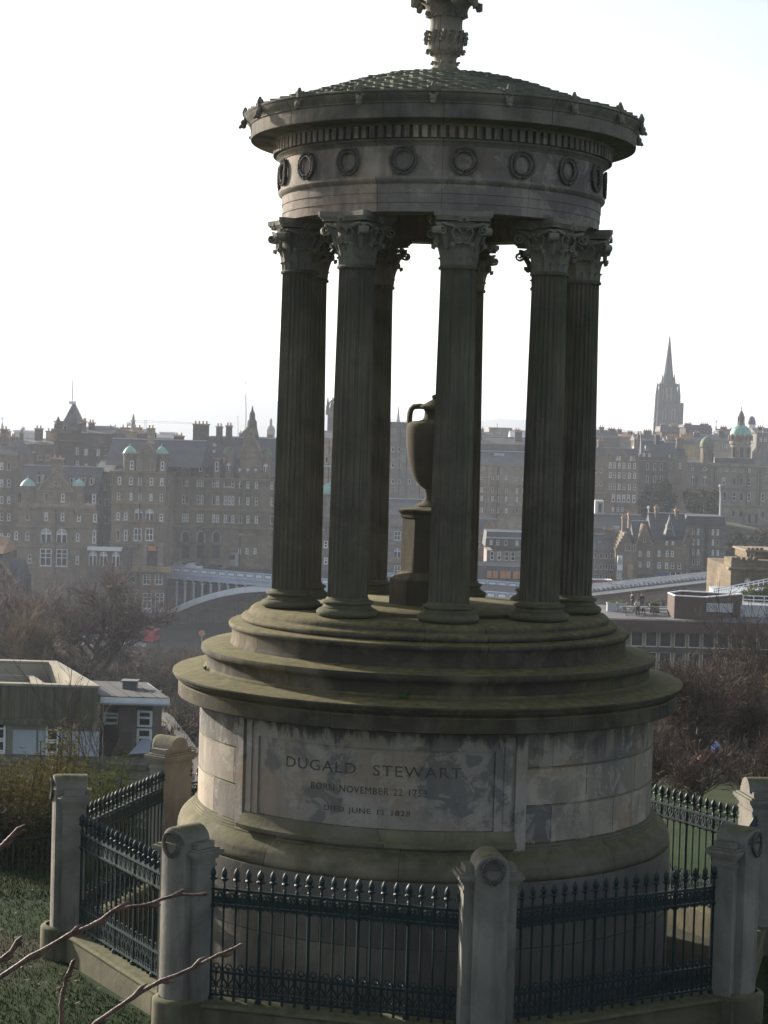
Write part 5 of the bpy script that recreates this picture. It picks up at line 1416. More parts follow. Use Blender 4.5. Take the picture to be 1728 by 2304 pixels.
B = Bld('domed_observatory', 'dark round-domed tower behind the green copper dome', 'tower', 1686, 1706, 966, 1010, 760, 6, M['sC'])
lx, zt = B.L(1695, 936); _, ze = B.L(1695, 955); r = 9/FPX*760
b = MB(); b.lathe([(r*1.3,ze-3),(r*1.3,ze-2.2),(r,ze-2),(r,ze)], 16, cx=lx, cy=3); b.build('balcony', M['white'], B.o)
b = MB(); b.lathe([(r*1.05*cos(k*pi/16), ze+(zt-ze)*sin(k*pi/16)) for k in range(9)], 16, cx=lx, cy=3); b.build('dome', M['slate'], B.o, 40)
# church with the tall spire
def church(label, cx_, yt, ys, yb, hw, D, mat, full=True):
    B = Bld('church_spire', label, 'church', cx_-hw, cx_+hw, ys+40 if full else ys, yb, D, hw*2/FPX*D, mat)
    m = 1/FPX*D
    lx, zt = B.L(cx_+(yt-940)*-.0285*0, yt); _, zs = B.L(cx_, ys); cy = hw*m
    W2 = hw*m
    if full:
        b = MB(); b.box(lx-W2*.72, lx+W2*.72, cy-W2*.72, cy+W2*.72, B.h-.5, zs); up_b = b.build('belfry', mat, B.o)
        for x in (-1, 0, 1):
            link('opening', window_mesh(1.6, 6.5, 'archdark'), up_b, (lx+x*W2*.38, cy-W2*.73, (B.h+zs)/2))
        for sx_ in (-1, 1):
            for sy in (-1, 1):
                b = MB(); zq = B.L(cx_, 862)[1]
                b.lathe([(W2*.26,0),(W2*.24,B.h-8),(W2*.2,B.h-4),(W2*.17,B.h+2),(W2*.15,zs-6),(W2*.17,zs-5.5),(.25,zq),(0,zq+.4)], 8, cx=lx+sx_*W2*.84, cy=cy+sy*W2*.84); b.build('buttress_pinnacle', mat, B.o)
        for sx_ in (-.42, .42):
            for sy in (-1, 1):
                b = MB(); b.lathe([(.9,zs-2),(.8,zs+1),(0,zs+6)], 6, cx=lx+sx_*W2, cy=cy+sy*W2*.68); b.build('pinnacle', mat, B.o)
        b = MB(); b.box(lx-W2*.78, lx+W2*.78, cy-W2*.78, cy+W2*.78, zs-.8, zs+.6); b.build('parapet', mat, B.o)
        for z in (B.h*.82, B.h*.6):
            for x in (-.4, .4): link('opening', window_mesh(1.4, 5, 'archdark'), B.o, (lx+x*W2, -.05, z))
    b = MB(); rs_ = W2*(.52 if full else .95); b.lathe([(rs_*1.08,zs-1),(rs_,zs),(rs_*.5,zs+(zt-zs)*.5),(.16,zt-.6),(0,zt)], 8, cx=lx, cy=cy); b.build('spire', mat, B.o)
    b = MB(); b.tube([(lx,cy,zt-.5),(lx,cy,zt+1.6)], .12, 5); b.tube([(lx-.6,cy,zt+1),(lx+.6,cy,zt+1)], .1, 5); b.build('cross', M['steel'], B.o)
    return B
M['kirk'] = cs('soot black kirk stone', (.065,.06,.058), .25)
church('very tall dark Gothic church spire rising above the old town on the right', 1511, 751, 866, 1010, 25.5, 950, M['kirk'])
church('small thin dark spire left of the tall Gothic church', 1473, 948, 973, 1000, 3.2, 760, M['kirk'], False)
church('pale thin church spire seen left of the urn handle', 897, 912, 962, 1000, 6, 1100, M['sD'], False)
church('little grey spire at the far left edge of the skyline', 4, 948, 978, 1010, 6, 700, M['sD'], False)
church('small dark spire left of the domed bank', 1612, 955, 976, 1010, 4, 700, M['kirk'], False)
# skyline roofs
def skyline(label, x0, x1, ye, yr, D, mat, rmat, ch, rows_=(), kind='gable', group=None):
    B = Bld('tenement', label, 'building', x0, x1, ye, 1120, D, 14, mat)
    B.roof(yr, mat=rmat, kind=kind)
    for c in ch: B.chimney(c[0], c[1], c[2], yr+6, 4, 1.6, M['sB'] if len(c) < 4 else c[3])
    for y, xs in rows_: B.row(y, 9, 5, xs, 'sash')
    return B
S2, SL = M['slate2'], M['slate']
skyline('long tenement roof with three chimney stacks right of the columns on the skyline', 1325, 1392, 985, 968, 640, M['sB'], S2, [(1330,1342,958),(1352,1362,962),(1372,1388,966)])
skyline('reddish brown skyline block right of the columns', 1382, 1432, 982, 973, 690, M['sA'], M['pot'], [(1392,1402,967),(1416,1426,972)])
skyline('dark low skyline roof left of the Gothic church', 1430, 1490, 992, 978, 660, M['sB'], SL, [(1440,1446,976),(1452,1470,970)])
skyline('flat roofed skyline block at the foot of the Gothic church', 1486, 1548, 972, 960, 720, M['sB'], S2, [(1490,1502,956),(1512,1530,957,M['sE'])], kind='mansard')
skyline('dark square skyline block right of the Gothic church', 1540, 1600, 962, 956, 700, M['sB'], S2, [(1545,1560,954),(1580,1598,955)], kind='mansard')
skyline('pale stepped tenement above the side cupola of the bank', 1560, 1650, 992, 978, 640, M['sC'], SL, [(1566,1578,974),(1622,1634,970)], [(1003,[1628,1636,1644])])
skyline('grey tenement behind the lantern of the bank', 1618, 1676, 976, 966, 680, M['sD'], SL, [(1626,1640,962),(1648,1656,966)])
skyline('tenement with a stepped chimney at the right edge of the skyline', 1700, 1790, 975, 964, 640, M['sD'], S2, [(1710,1724,962)], [(990,[1712,1722])])
skyline('sunlit golden block with pots below the Gothic church', 1500, 1566, 1000, 985, 600, M['sE'], SL, [(1505,1530,983,M['sE']),(1536,1560,980,M['sE'])])
skyline('grey roof behind the pale tenement at the left columns', 660, 800, 1012, 980, 620, M['sD'], SL, [(690,702,970),(770,784,972)])
skyline('distant tenement behind the bridge hotel gable', 560, 680, 1000, 985, 560, M['sC'], SL, [(640,650,978)], [(1018,[590,606,622])])
skyline('far roof with lead ridge behind the bridge hotel', 470, 640, 1000, 984, 500, M['sD'], SL, [(535,548,976),(600,612,978)])
skyline('distant grey block between hotel and chimneys', 350, 400, 985, 978, 640, M['sD'], M['slate2'], [])
skyline('pale distant block on the skyline above the hotel wing', 358, 388, 975, 972, 900, M['sF'], M['lead'], [], kind='mansard')
skyline('distant block left of the hotel tower', 30, 64, 972, 968, 800, M['sF'], M['lead'], [(44,50,964)], kind='mansard')
skyline('dark tenement at the left end of the skyline', -260, 36, 992, 978, 560, M['sD'], SL, [(8,16,972)])
skyline('skyline roof glimpsed right of the urn', 1030, 1110, 985, 972, 600, M['sB'], S2, [(1080,1090,966)])
skyline('skyline roof left of the urn column', 850, 1000, 985, 968, 640, M['sD'], S2, [(864,876,964)])
skyline('small pale roof between the right columns', 1150, 1250, 985, 970, 620, M['sD'], M['lead'], [(1160,1172,968)])
# distant dome, statue column, masts, crane
B = Bld('distant_dome', 'small distant grey dome left of the columns', 'tower', 600, 617, 970, 1010, 900, 4, M['sD'])
lx, ze = B.L(608.5, 972); zt = B.L(608.5, 956)[1]; r = 10/FPX*900
b = MB(); b.lathe([(r*cos(k*pi/18), ze+(zt-ze)*sin(k*pi/18)) for k in range(9)]+[(.6,zt),(.6,zt+2),(0,zt+3.4)], 16, cx=lx, cy=2); b.build('dome', M['slate2'], B.o, 40)
B = Bld('memorial_column', 'slim memorial column on the skyline left of the crane', 'column', 295, 303, 965, 1040, 700, 1.4, M['sD'])
lx, z1 = B.L(299, 962); z2 = B.L(299, 932)[1]
b = MB(); b.lathe([(1.2,z1-1),(.75,z1),(.65,z1+2.2),(1.1,z1+2.4),(.5,z1+2.7),(.45,z2-1.3),(.15,z2)], 12, cx=lx, cy=.7); b.build('shaft', M['sB'], B.o, 40)
mast('mast', 'tall thin mast left of the columns on the skyline', 552, 862, 985, 600, .2, M['steel'])
mast('mast', 'short faint mast beside the tall thin mast', 535, 938, 985, 620, .13, M['steel'])
mast('flagpole', 'white flagpole on the bank side above the dark trees', 1620, 1095, 1153, 430, .2, M['white'], 'flagpole')
mast('flagpole', 'short white flagpole above the slate roofs on the right', 1459, 1144, 1172, 400, .2, M['white'], 'flagpole')
mast('flagpole', 'thin flagpole among the old town roofs', 1441, 978, 1014, 540, .18, M['white'], 'flagpole')
mast('flagpole', 'slender flagpole at the right end of the skyline', 1716, 950, 975, 640, .12, M['steel'], 'flagpole')
cr = empty('tower_crane', at(326, 1000, 1500), 0, None, 'faint tower crane with a long jib on the left skyline', 'crane')
c0 = Vector(cr.location)
b = MB(); z = [at(326, y, 1500)-c0 for y in (1000, 945)]
for s in (-.8, .8):
    for s2 in (-.8, .8): b.tube([(s,s2,0),(s,s2,z[1].z)], .14, 4)
for i in range(10): b.tube([(-.8,-.8,z[1].z*i/10),(.8,-.8,z[1].z*(i+1)/10)], .1, 4)
b.build('tower', M['steel'], cr)
b = MB(); j0, j1 = at(286, 951, 1500)-c0, at(432, 953, 1500)-c0
for o_ in (Vector((0,0,0)), Vector((0,0,1.6))): b.tube([j0+o_*.6, Vector((0,0,z[1].z-2))+o_, j1+o_*.5], .16, 4)
for i in range(30):
    u = i/30; p = j0.lerp(j1, u); b.tube([p, j0.lerp(j1, u+1/60)+Vector((0,0,1.2)), j0.lerp(j1, u+1/30)], .09, 3)
b.build('jib', M['steel'], cr); b = MB(); b.box(j0.x, j0.x+3, -1, 1, j0.z-2.5, j0.z-.2); b.build('counterweight', M['sD'], cr)

# ---------------------------------------------------------------- right: lower streets
B = Bld('grey_tenement', 'grey tenement with a regular grid of windows right of the columns', 'building', 1300, 1386, 1236, 1330, 392, 14, M['sD'])
B.roof(1206, mat=SL); B.cornice(1238, t=2); 
for y in (1250, 1275, 1299): B.row(y, 12, 6, [1312, 1326, 1340, 1352, 1364, 1376], 'dark')
B.pbox('skylight', 1349, 1355, 1220, 1223, 2, .3, M['lead']); B.chimney(1366, 1392, 1196, 1218, 5, 1.4)
B = Bld('white_arcade', 'low white arcade with a red fascia at the foot of the grey tenement', 'building', 1326, 1382, 1307, 1330, 372, 6, M['white'])
B.pbox('fascia', 1326, 1380, 1305, 1309, -.3, .5, M['redor']); B.row(1316, 11, 4, [1334, 1342, 1350, 1358, 1366, 1375], 'dark')
B = Bld('crow_stepped_house', 'crow-stepped stone house with a narrow blue and white oriel', 'building', 1384, 1432, 1238, 1330, 388, 14, M['sA'])
B.gable(1384, 1432, 1240, 1198, -.1, 13, crow=6); B.row(1232, 14, 5, [1410, 1416, 1428], 'dark', -.15)
b_ = B.pbox('oriel', 1388, 1399, 1250, 1303, -1.0, 1.2, M['bridge2']); B.win(1393.5, 1262, 6, 14, 'arch', -1.05, b_); B.win(1393.5, 1291, 6, 12, 'sash', -1.05, b_)
B.chimney(1404, 1412, 1168, 1205, 3, 1.2, M['sA'])
B.pbox('doorway', 1410, 1424, 1270, 1300, -.2, .3, M['sE'])
B = Bld('gabled_tenement', 'stone tenement with gables and a doorway right of the blue oriel house', 'building', 1430, 1472, 1222, 1330, 390, 14, M['sA'])
B.roof(1176, mat=SL); B.gable(1432, 1468, 1224, 1180, -.2, 6); B.row(1246, 12, 6, [1440, 1459], 'sash'); B.row(1270, 12, 6, [1440, 1459], 'sash'); B.pbox('shopfront', 1436, 1470, 1292, 1310, -.2, .4, M['slate']); B.chimney(1418, 1424, 1160, 1190); B.row(1216, 8, 4, [1450], 'dark', -.25)
B = Bld('turreted_tenement', 'stone tenement with a pointed slated turret and white dormers', 'building', 1470, 1550, 1214, 1330, 390, 14, M['sA'])
B.roof(1158, mat=SL); B.row(1246, 14, 6, [1483, 1501, 1513], 'sash'); B.row(1273, 14, 7, [1483, 1500, 1513, 1528], 'sash'); B.row(1222, 9, 4, [1500, 1514, 1540], 'sash')
lx, z1 = B.L(1506, 1206); z2 = B.L(1506, 1158)[1]; b = MB(); b.lathe([(1.4,z1),(.12,z2),(0,z2+.8)], 8, cx=lx, cy=-.3); b.build('turret_roof', SL, B.o)
for dx in (-3, 4, 9): 
    p0 = B.L(1506+dx, 1206); p1 = B.L(1506, 1160); b = MB(); b.tube([(p0[0],-1.45,p0[1]),(p1[0],-.4,p1[1])], .1, 4); b.build('lead_hip', M['lead'], B.o)
B.dormer(1503, 1186, 5, 9, y0=-1.2); B.dormer(1515, 1186, 4, 9, y0=.5); B.gable(1536, 1560, 1222, 1186, -.3, 5)
B.pbox('shopfront', 1478, 1504, 1288, 1308, -.3, .4, M['carblue']); B.pbox('shopfront', 1506, 1548, 1288, 1308, -.3, .4, M['glass']); B.cornice(1285, t=3)
for x in (1506, 1518, 1531, 1544): B.pbox('shop_pillar', x, x+2, 1288, 1308, -.5, .4, M['frame'])
B.chimney(1482, 1490, 1146, 1176, 5, 1.4); B.chimney(1528, 1536, 1152, 1178, 5, 1.4)
B = Bld('corner_tenement', 'tall grey corner tenement with a row of white dormers', 'building', 1546, 1632, 1182, 1330, 396, 14, M['sD'])
B.roof(1162, kind='mansard', mat=SL); B.cornice(1184, t=3)
for x in (1556, 1563, 1570, 1580, 1594, 1602, 1609, 1617): B.dormer(x, 1172, 5, 9, y0=.25, pointed=False)
for y in (1197, 1220, 1243, 1265): B.row(y, 13, 5, [1560, 1571, 1604, 1615], 'sash')
for y in (1206, 1231): B.row(y, 14, 5, [1582], 'dark')
B.pbox('downpipe', 1585, 1591, 1186, 1300, -.4, .4, M['sB']); B.pbox('shopfront', 1553, 1576, 1282, 1298, -.2, .3, M['glass']); B.row(1290, 14, 8, [1597, 1612], 'dark')
for y in (1208, 1232, 1256): B.cornice(y, t=2, x0=1592)
B = Bld('row_of_roofs', 'long grey roof with pale skylights behind the crow-stepped house', 'building', 1318, 1450, 1190, 1240, 430, 14, M['sD'])
B.roof(1160, mat=S2); B.pbox('white_gable', 1345, 1365, 1128, 1160, 6, 3, M['white']); B.win(1357, 1145, 8, 22, 'dark', 6); B.pbox('roof_light', 1380, 1394, 1184, 1198, -.5, 1, M['lead'])
B = Bld('retaining_wall', 'dark retaining wall below the domed bank', 'wall', 1620, 1790, 1196, 1300, 470, 10, M['sB'])
B.row(1212, 12, 5, [1650, 1680, 1712], 'dark')
# trees on the mound and ivy slope
M['leafbrown'] = plain('brown winter leaves', (.09,.075,.035), .85, .5, .5, c2=(.13,.10,.035)); M['leafolive'] = plain('olive evergreen leaves', (.05,.06,.025), .85, .5, .5, c2=(.085,.085,.03))
def leafytree(label, px, yt, yb, D, wpx, lm, seed, n=2600):
    q = random.Random(seed); p = at(px, yb, D); H_ = at(px, yt, D).z-p.z; W_2 = wpx/2/FPX*D
    o = empty('leafy_tree', p, 0, None, label, 'tree', None)
    bt_, bl = MB(), MB()
    bt_.tube([(0,0,-3),(0,0,H_*.35),(.2,0,H_*.7)], [.4,.3,.1], 6)
    cl = [(q.gauss(0,.5)*W_2, q.gauss(0,.4)*W_2, H_*q.uniform(.3,.92), q.uniform(.25,.5)*W_2) for _ in range(16)]
    for c in cl: bt_.tube([(0,0,H_*.25), (c[0]*.6,c[1]*.6,c[2]*.8), c[:3]], [.15,.1,.04], 4)
    for i in range(n):
        c = q.choice(cl); d = Vector((q.gauss(0,1), q.gauss(0,1), q.gauss(0,.8))).normalized()*c[3]*q.uniform(.3,1.05)
        pp = Vector(c[:3])+d; a, e = q.uniform(0,2*pi), q.uniform(-.6,1.2); s = q.uniform(.2,.45)
        u_ = Vector((cos(a)*cos(e), sin(a)*cos(e), sin(e))); v_ = u_.cross(Vector((q.random(), q.random(), q.random()))).normalized()
        bl.add([pp-u_*s, pp+v_*s*.6, pp+u_*s, pp-v_*s*.6], [(0,1,2,3)])
    bt_.build('trunk', M['bark'], o); bl.build('crown', lm, o)
leafytree('dark brown tree mass below the old town tenements', 1500, 1085, 1170, 450, 74, M['leafolive'], 81, 3400)
leafytree('yellowish brown tree left of the white flagpole', 1566, 1106, 1165, 445, 66, M['leafbrown'], 82, 3000)
leafytree('small ochre tree just left of the white flagpole', 1595, 1128, 1168, 440, 40, M['leafbrown'], 83, 1600)
leafytree('dark brown tree at the foot of the many-windowed tenement', 1455, 1112, 1170, 470, 40, M['leafolive'], 84, 1600)
leafytree('dark olive tree under the bank wall on the right', 1668, 1200, 1275, 430, 70, M['leafolive'], 85, 3200)
leafytree('ochre shrubby tree at the right edge under the bank wall', 1712, 1190, 1268, 420, 60, M['leafbrown'], 86, 2600)
leafytree('dark bushy tree behind the castellated house', 1635, 1225, 1300, 440, 46, M['leafolive'], 87, 2000)
# the mound they stand on
b = MB(); mp_ = at(1540, 1172, 455); rows = []
for i in range(9):
    row = []
    for j in range(15):
        u, v = i/8*2-1, j/14*2-1; row.append(Vector((mp_.x+v*26, 462+u*20, mp_.z-26+26.5*max(0, 1-u*u)**.5*(1-.15*v*v))))
    rows.append(row)
b.loft(rows); M['mound'] = plain('rough winter grass bank', (.07,.062,.03), .95, .4, .2); o = b.build('hillside', M['mound'], None, 60); tag(o, kind='structure')

# ---------------------------------------------------------------- right: station roof, terrace, castellated house
def prism_thing(name, label, cat, plan, zt, zb, mat, group=None):
    c = Vector((plan[0].x, plan[0].y, zb)); o = empty(name, c, 0, None, label, cat, group)
    b = MB(); b.prism([(p.x-c.x, p.y-c.y) for p in plan], 0, zt-zb); b.build('wall', mat, o)
    return o
# long low building with a pinkish wall, running back to the right
p0, p1 = at(1300, 1352, 236), at(1610, 1316, 270)
zt = at(1340, 1344, 240).z
dv = Vector((p1.x-p0.x, p1.y-p0.y, 0)); LL = dv.length; an = atan2(dv.y, dv.x)
o = empty('station_building', (p0.x, p0.y, zt-7), an, None, 'long low pinkish building with small square windows and a pale ribbed roof', 'building')
b = MB(); b.box(0, LL+18, 0, 7, 0, 7); b.build('wall', M['sF'], o)
b = MB(); b.box(-.5, LL+18.5, -.6, 7.5, 7.002, 7.35); b.build('eaves', M['feltroof'], o)
b = MB()
for i in range(int((LL+16)/1.3)):
    x = i*1.3; b.add([(x,2,7.4),(x+1.3,2,7.4),(x+1.3,6.5,7.4),(x,6.5,7.4),(x+.65,2.4,7.8),(x+.65,6.2,7.8)], [(0,4,5,3),(4,1,2,5),(0,1,4),(2,3,5)])
b.build('roof', M['glassroof'], o)
wmesh = window_mesh(.9, 1.6, 'dark')
n = int(LL/2.3)
for i in range(n+2): link('window', wmesh, o, (1.2+2.3*i, -.004, 4.6))
# terrace building (D about 190)
D_ = 186; zt = at(1500, 1404, D_).z
pl_ = [at(1337, 1388, D_), at(1790, 1412, D_), at(1790, 1412, D_)+Vector((1,14,0)), at(1337, 1388, D_)+Vector((.8,14,0))]
o = prism_thing('terrace_building', 'brown flat-roofed terrace building with tall windows and tables on its roof', 'building', pl_, zt, zt-22, M['sD'])
oz = zt-22; ox, oy = pl_[0].x, pl_[0].y
wx = pl_[1].x-ox
b = MB(); b.box(-1.2, wx+1, -1.3, 14.5, 22.002, 22.4); b.box(-1.2, wx+1, -1.35, -1.0, 21.3, 22.1); b.build('roof_slab', M['brownpanel'], o)
b = MB(); b.box(-.8, wx, -.8, 14, 22.41, 22.46); b.build('terrace_paving', M['feltroof'], o)
def tx(px, y=1440): return at(px, y, D_).x-ox
def tz(px, y): return at(px, y, D_).z-oz
for r_, (yt_, yb_) in enumerate(((1406, 1456), (1468, 1520), (1532, 1580))):
    for x in (1433, 1465, 1497, 1530, 1562, 1594, 1626, 1658, 1690, 1722):
        w_ = window_mesh(27/FPX*D_, (yb_-yt_)/FPX*D_, 'dark'); link('window', w_, o, (tx(x), -.01, tz(1500, (yt_+yb_)/2)))
b = MB()
for z in (tz(1500,1462), tz(1500,1526)): b.box(0, wx, -.25, 0, z-.25, z+.25)
b.build('floor_band', M['sB'], o)
# brown rooftop box
bo = empty('rooftop_enclosure', (at(1516, 1402, D_+1).x, D_+1, zt+.46), 0, None, 'brown open-topped box on the terrace roof', 'enclosure')
wb_ = at(1582, 1400, D_+1).x-bo.location.x; hb_ = at(1550, 1342, D_+1).z-zt-.46
b = MB(); P_ = [(0,0),(wb_,-1.0),(wb_+4.4,4.2),(wb_*.55,6.2),(-.2,3.2)]
n = len(P_)
b.loft([[Vector((x,y,0)) for x, y in P_], [Vector((x,y,hb_)) for x, y in P_], [Vector((wb_*.5+(x-wb_*.5)*.93,2.4+(y-2.4)*.93,hb_)) for x, y in P_], [Vector((wb_*.5+(x-wb_*.5)*.93,2.4+(y-2.4)*.93,.3)) for x, y in P_]], closed=True); b.build('wall', M['brownpanel'], bo)
b = MB(); b.loft([[Vector((wb_*.5+(x-wb_*.5)*k,2.4+(y-2.4)*k,hb_+e)) for x, y in P_] for k, e in ((1.01,.002),(1.01,.1),(.92,.1),(.92,.002))], closed=True); b.build('coping', M['frame'], bo)
b = MB(); b.box(wb_+.1, wb_+2.6, -1.02-.0, -.9, .8, hb_-.5); 
b.build('grey_panel', M['steel'], bo)
# terrace tables, planters, people, lamp
def table_(label, px, py, L_, rz, cat='table'):
    p = at(px, py, D_+4); p = Vector((p.x, D_+4+(1372-py)*.22, zt+.46)); o = empty('picnic_table', p, rz, None, label, cat, 'tables on the roof terrace')
    b = MB(); b.box(-L_/2, L_/2, -.4, .4, .70, .77); b.build('top', M['feltroof'], o)
    for s in (-1, 1):
        b = MB(); b.box(-L_/2, L_/2, s*.75-.14, s*.75+.14, .42, .47); b.build('bench', M['feltroof'], o)
        b = MB(); b.box(s*L_*.36-.05, s*L_*.36+.05, -.85, .85, .0, .08); b.tube([(s*L_*.36,-.7,.05),(s*L_*.36,-.2,.72)], .05, 4); b.tube([(s*L_*.36,.7,.05),(s*L_*.36,.2,.72)], .05, 4); b.build('leg', M['sB'], o)
table_('long picnic table on the terrace left of the standing person', 1425, 1374, 2.6, .1)
table_('long picnic table on the terrace right of the standing person', 1452, 1370, 2.8, .05)
table_('picnic table on the terrace nearest the brown box', 1492, 1368, 2.8, .1)
for px, lb in ((1381, 'grey planter box at the left end of the terrace'), (1404, 'grey planter box second from the left on the terrace'), (1478, 'small dark planter on the terrace beside the right table')):
    p = at(px, 1376, D_+5); o = empty('planter_box', (p.x, D_+7, zt+.46), 0, None, lb, 'planter', 'planters on the terrace')
    b = MB(); b.box(-.45,.45,-.4,.4,0,.75); b.box(-.5,.5,-.45,.45,.751,.85); b.build('box', M['steel'] if px < 1470 else M['dark'], o)
    b = MB(); q = random.Random(px)
    for i in range(90):
        c = Vector((q.uniform(-.4,.4), q.uniform(-.35,.35), .85)); d = Vector((q.gauss(0,.1), q.gauss(0,.1), q.uniform(.1,.3))); s_ = Vector((.03,0,0)); b.add([c-s_, c+s_, c+d], [(0,1,2)])
    b.build('plants', M['leafgreen'], o)
def skinbody(name, verts, edges, rads, mat, parent, root=0):
    me = bpy.data.meshes.new(name); me.from_pydata(verts, edges, []); me.update()
    o = bpy.data.objects.new(name, me); COL.objects.link(o)
    sm = o.modifiers.new('Skin', 'SKIN'); me.skin_vertices[0].data
    for i, r in enumerate(rads): me.skin_vertices[0].data[i].radius = (r, r); me.skin_vertices[0].data[i].use_root = (i == root)
    ss = o.modifiers.new('Sub', 'SUBSURF'); ss.levels = 1; ss.render_levels = 1
    dg = bpy.context.evaluated_depsgraph_get(); me2 = bpy.data.meshes.new_from_object(o.evaluated_get(dg)); bpy.data.objects.remove(o)
    me2.name = name; me2.materials.clear(); me2.materials.append(mat)
    for p in me2.polygons: p.use_smooth = True
    return link(name, me2, parent)
M['skin'] = plain('skin', (.42,.27,.20), .6, .08, 4); M['coat'] = plain('dark coat', (.025,.028,.035), .85, .3, 5); M['coat2'] = plain('light jacket', (.45,.40,.33), .85, .2, 5); M['jean'] = plain('dark trousers', (.03,.035,.05), .85, .3, 5); M['hair'] = plain('brown hair', (.045,.03,.02), .7, .3, 12)
def person(label, p, rz, top, arms):
    o = empty('person', p, rz, None, label, 'person')
    V = [(0,0,.95),(0,0,1.15),(0,0,1.38),(0,0,1.48),(0,-.02,1.60),(0,-.02,1.68),
         (.09,0,.90),(.11,-.03,.50),(.11,.02,.10),(.11,-.12,.05),(-.09,0,.90),(-.12,.06,.50),(-.13,.10,.10),(-.13,-.04,.05),
         (.19,0,1.40),(.19+arms[0],-.04,1.14),(.17+arms[0],-.18-arms[1],.98+arms[2]),(-.19,0,1.40),(-.22,-.02,1.12),(-.20,-.16,.92)]
    Ed = [(0,1),(1,2),(2,3),(3,4),(4,5),(0,6),(6,7),(7,8),(8,9),(0,10),(10,11),(11,12),(12,13),(2,14),(14,15),(15,16),(2,17),(17,18),(18,19)]
    R_ = [.14,.15,.15,.06,.10,.09,.10,.07,.05,.04,.10,.07,.05,.04,.075,.052,.038,.075,.052,.038]
    skinbody('body', V, Ed, R_, M['skin'], o)
    skinbody('jacket', [V[i] for i in (0,1,2,14,15,16,17,18,19)], [(0,1),(1,2),(2,3),(3,4),(4,5),(2,6),(6,7),(7,8)], [.17,.175,.175,.09,.068,.05,.09,.068,.05], top, o)
    skinbody('trousers', [V[i] for i in (0,6,7,8,10,11,12)], [(0,1),(1,2),(2,3),(0,4),(4,5),(5,6)], [.155,.115,.085,.07,.115,.085,.07], M['jean'], o)
    b = MB(); rows = []
    for i in range(6):
        th_ = pi*.5*i/5; rows.append([Vector((.105*cos(th_)*cos(a), -.005+.115*cos(th_)*sin(a), 1.63+.125*sin(th_))) for a in [2*pi*k/12 for k in range(12)]])
    rows = [[Vector((.10*cos(a), .02+.10*sin(a), 1.55 if sin(a) > -.2 else 1.66)) for a in [2*pi*k/12 for k in range(12)]]]+rows
    b.loft(rows, closed=True); b.build('hair', M['hair'], o, 60)
    return o
pp = at(1435, 1390, D_+1.0); person('person in a light jacket standing at the front of the terrace', Vector((pp.x, D_+1.4, zt+.46)), rad(200), M['coat2'], (.06,.1,.25))
pp = at(1432, 1360, D_+6); person('person in a dark coat leaning behind the person in the light jacket', Vector((pp.x, D_+9.5, zt+.46)), rad(120), M['coat'], (.05,.08,.2))
pp = at(1453, 1360, D_+6); person('person in a dark coat standing behind the terrace table', Vector((pp.x, D_+9, zt+.46)), rad(20), M['coat'], (.04,.05,.1))
# railings
def railing(label, pts, h, n):
    o = empty('white_railing', pts[0], 0, None, label, 'railing'); c = Vector(pts[0])
    for k in (1, .55):
        b = MB(); b.tube([p-c+Vector((0,0,h*k)) for p in pts], .06, 6); b.build('rail', M['white'], o)
    for i in range(n+1):
        u = i/n*(len(pts)-1); j = min(len(pts)-2, int(u)); p = pts[j].lerp(pts[j+1], u-j)-c
        b = MB(); b.tube([p, p+Vector((0,0,h))], .05, 5); b.build('post', M['white'], o)
rp_ = lambda px, py, D: at(px, py, D)
# planted roof garden right of the brown box
zt2 = at(1700, 1360, D_+6).z
gp = [at(1640, 1360, D_+5), at(1800, 1360, D_+5), at(1800, 1360, D_+5)+Vector((2,24,0)), at(1640, 1360, D_+5)+Vector((2,24,0))]
o = prism_thing('roof_garden', 'raised roof garden slab with grey edge behind the white railing', 'roof', gp, zt2, zt+.4, M['steel'])
railing('low white railing along the edge of the roof garden', [rp_(1648,1358,D_+5.5), rp_(1790,1364,D_+5.5)], 20/FPX*D_, 6)
railing('long white railing sloping up towards the castellated house', [rp_(1606,1338,D_+20), rp_(1650,1330,D_+22), rp_(1740,1312,D_+25)], 14/FPX*D_, 16)
def rbush(label, px, py, w, h, lm, seed):
    p = at(px, py, D_+10); bush('evergreen_bush', label, p.x, D_+10, w, w*.7, h, 700, lm, seed, .3); bpy.data.objects
    o = [x for x in COL.objects if x.get('label') == label][0]; o.location.z = zt2-.1
rbush('green bush in the roof garden left of the orange bush', 1690, 1350, 1.2, 1.6, M['leafgreen'], 91)
rbush('orange brown bush in the roof garden by the right edge', 1712, 1350, 1.0, 1.5, M['leafbrown'], 92)
rbush('yellow green bush cut by the right edge of the photo', 1732, 1350, 1.2, 1.7, M['leafgreen'], 93)
M['sG'] = cs('warm ashlar', (.165,.13,.085))
# castellated house in the sun
B = Bld('castellated_house', 'sunlit golden castellated house with a round-headed window at the right edge', 'house', 1640, 1800, 1276, 1345, 232, 16, M['sG'])
B.pbox('corner_tower', 1640, 1662, 1256, 1340, -1.2, 5, M['sG']); B.cornice(1278, t=6, proud=.5, x0=1664); B.cornice(1275, 1637, 1665, 6, 1.6)
B.win(1681, 1316, 14, 30, 'arch'); B.pbox('parapet', 1664, 1800, 1262, 1277, .2, .8, M['sG'])
for x in (1642, 1652): B.pbox('merlon', x, x+7, 1252, 1257, -1.3, 1.2, M['sG'])
for x in (1670, 1684, 1698): B.pbox('merlon', x, x+8, 1254, 1262, .2, .8, M['sG'])
B.pbox('upper_storey', 1694, 1800, 1246, 1264, 4, 8, M['sG']); B.pbox('upper_cornice', 1690, 1800, 1243, 1247, 3.5, 9, M['trim'])
for x in (1696, 1706, 1716, 1726): B.pbox('merlon', x, x+6, 1237, 1243, 4, .8, M['sG'])
B.win(1706, 1256, 8, 10, 'dark', 4)
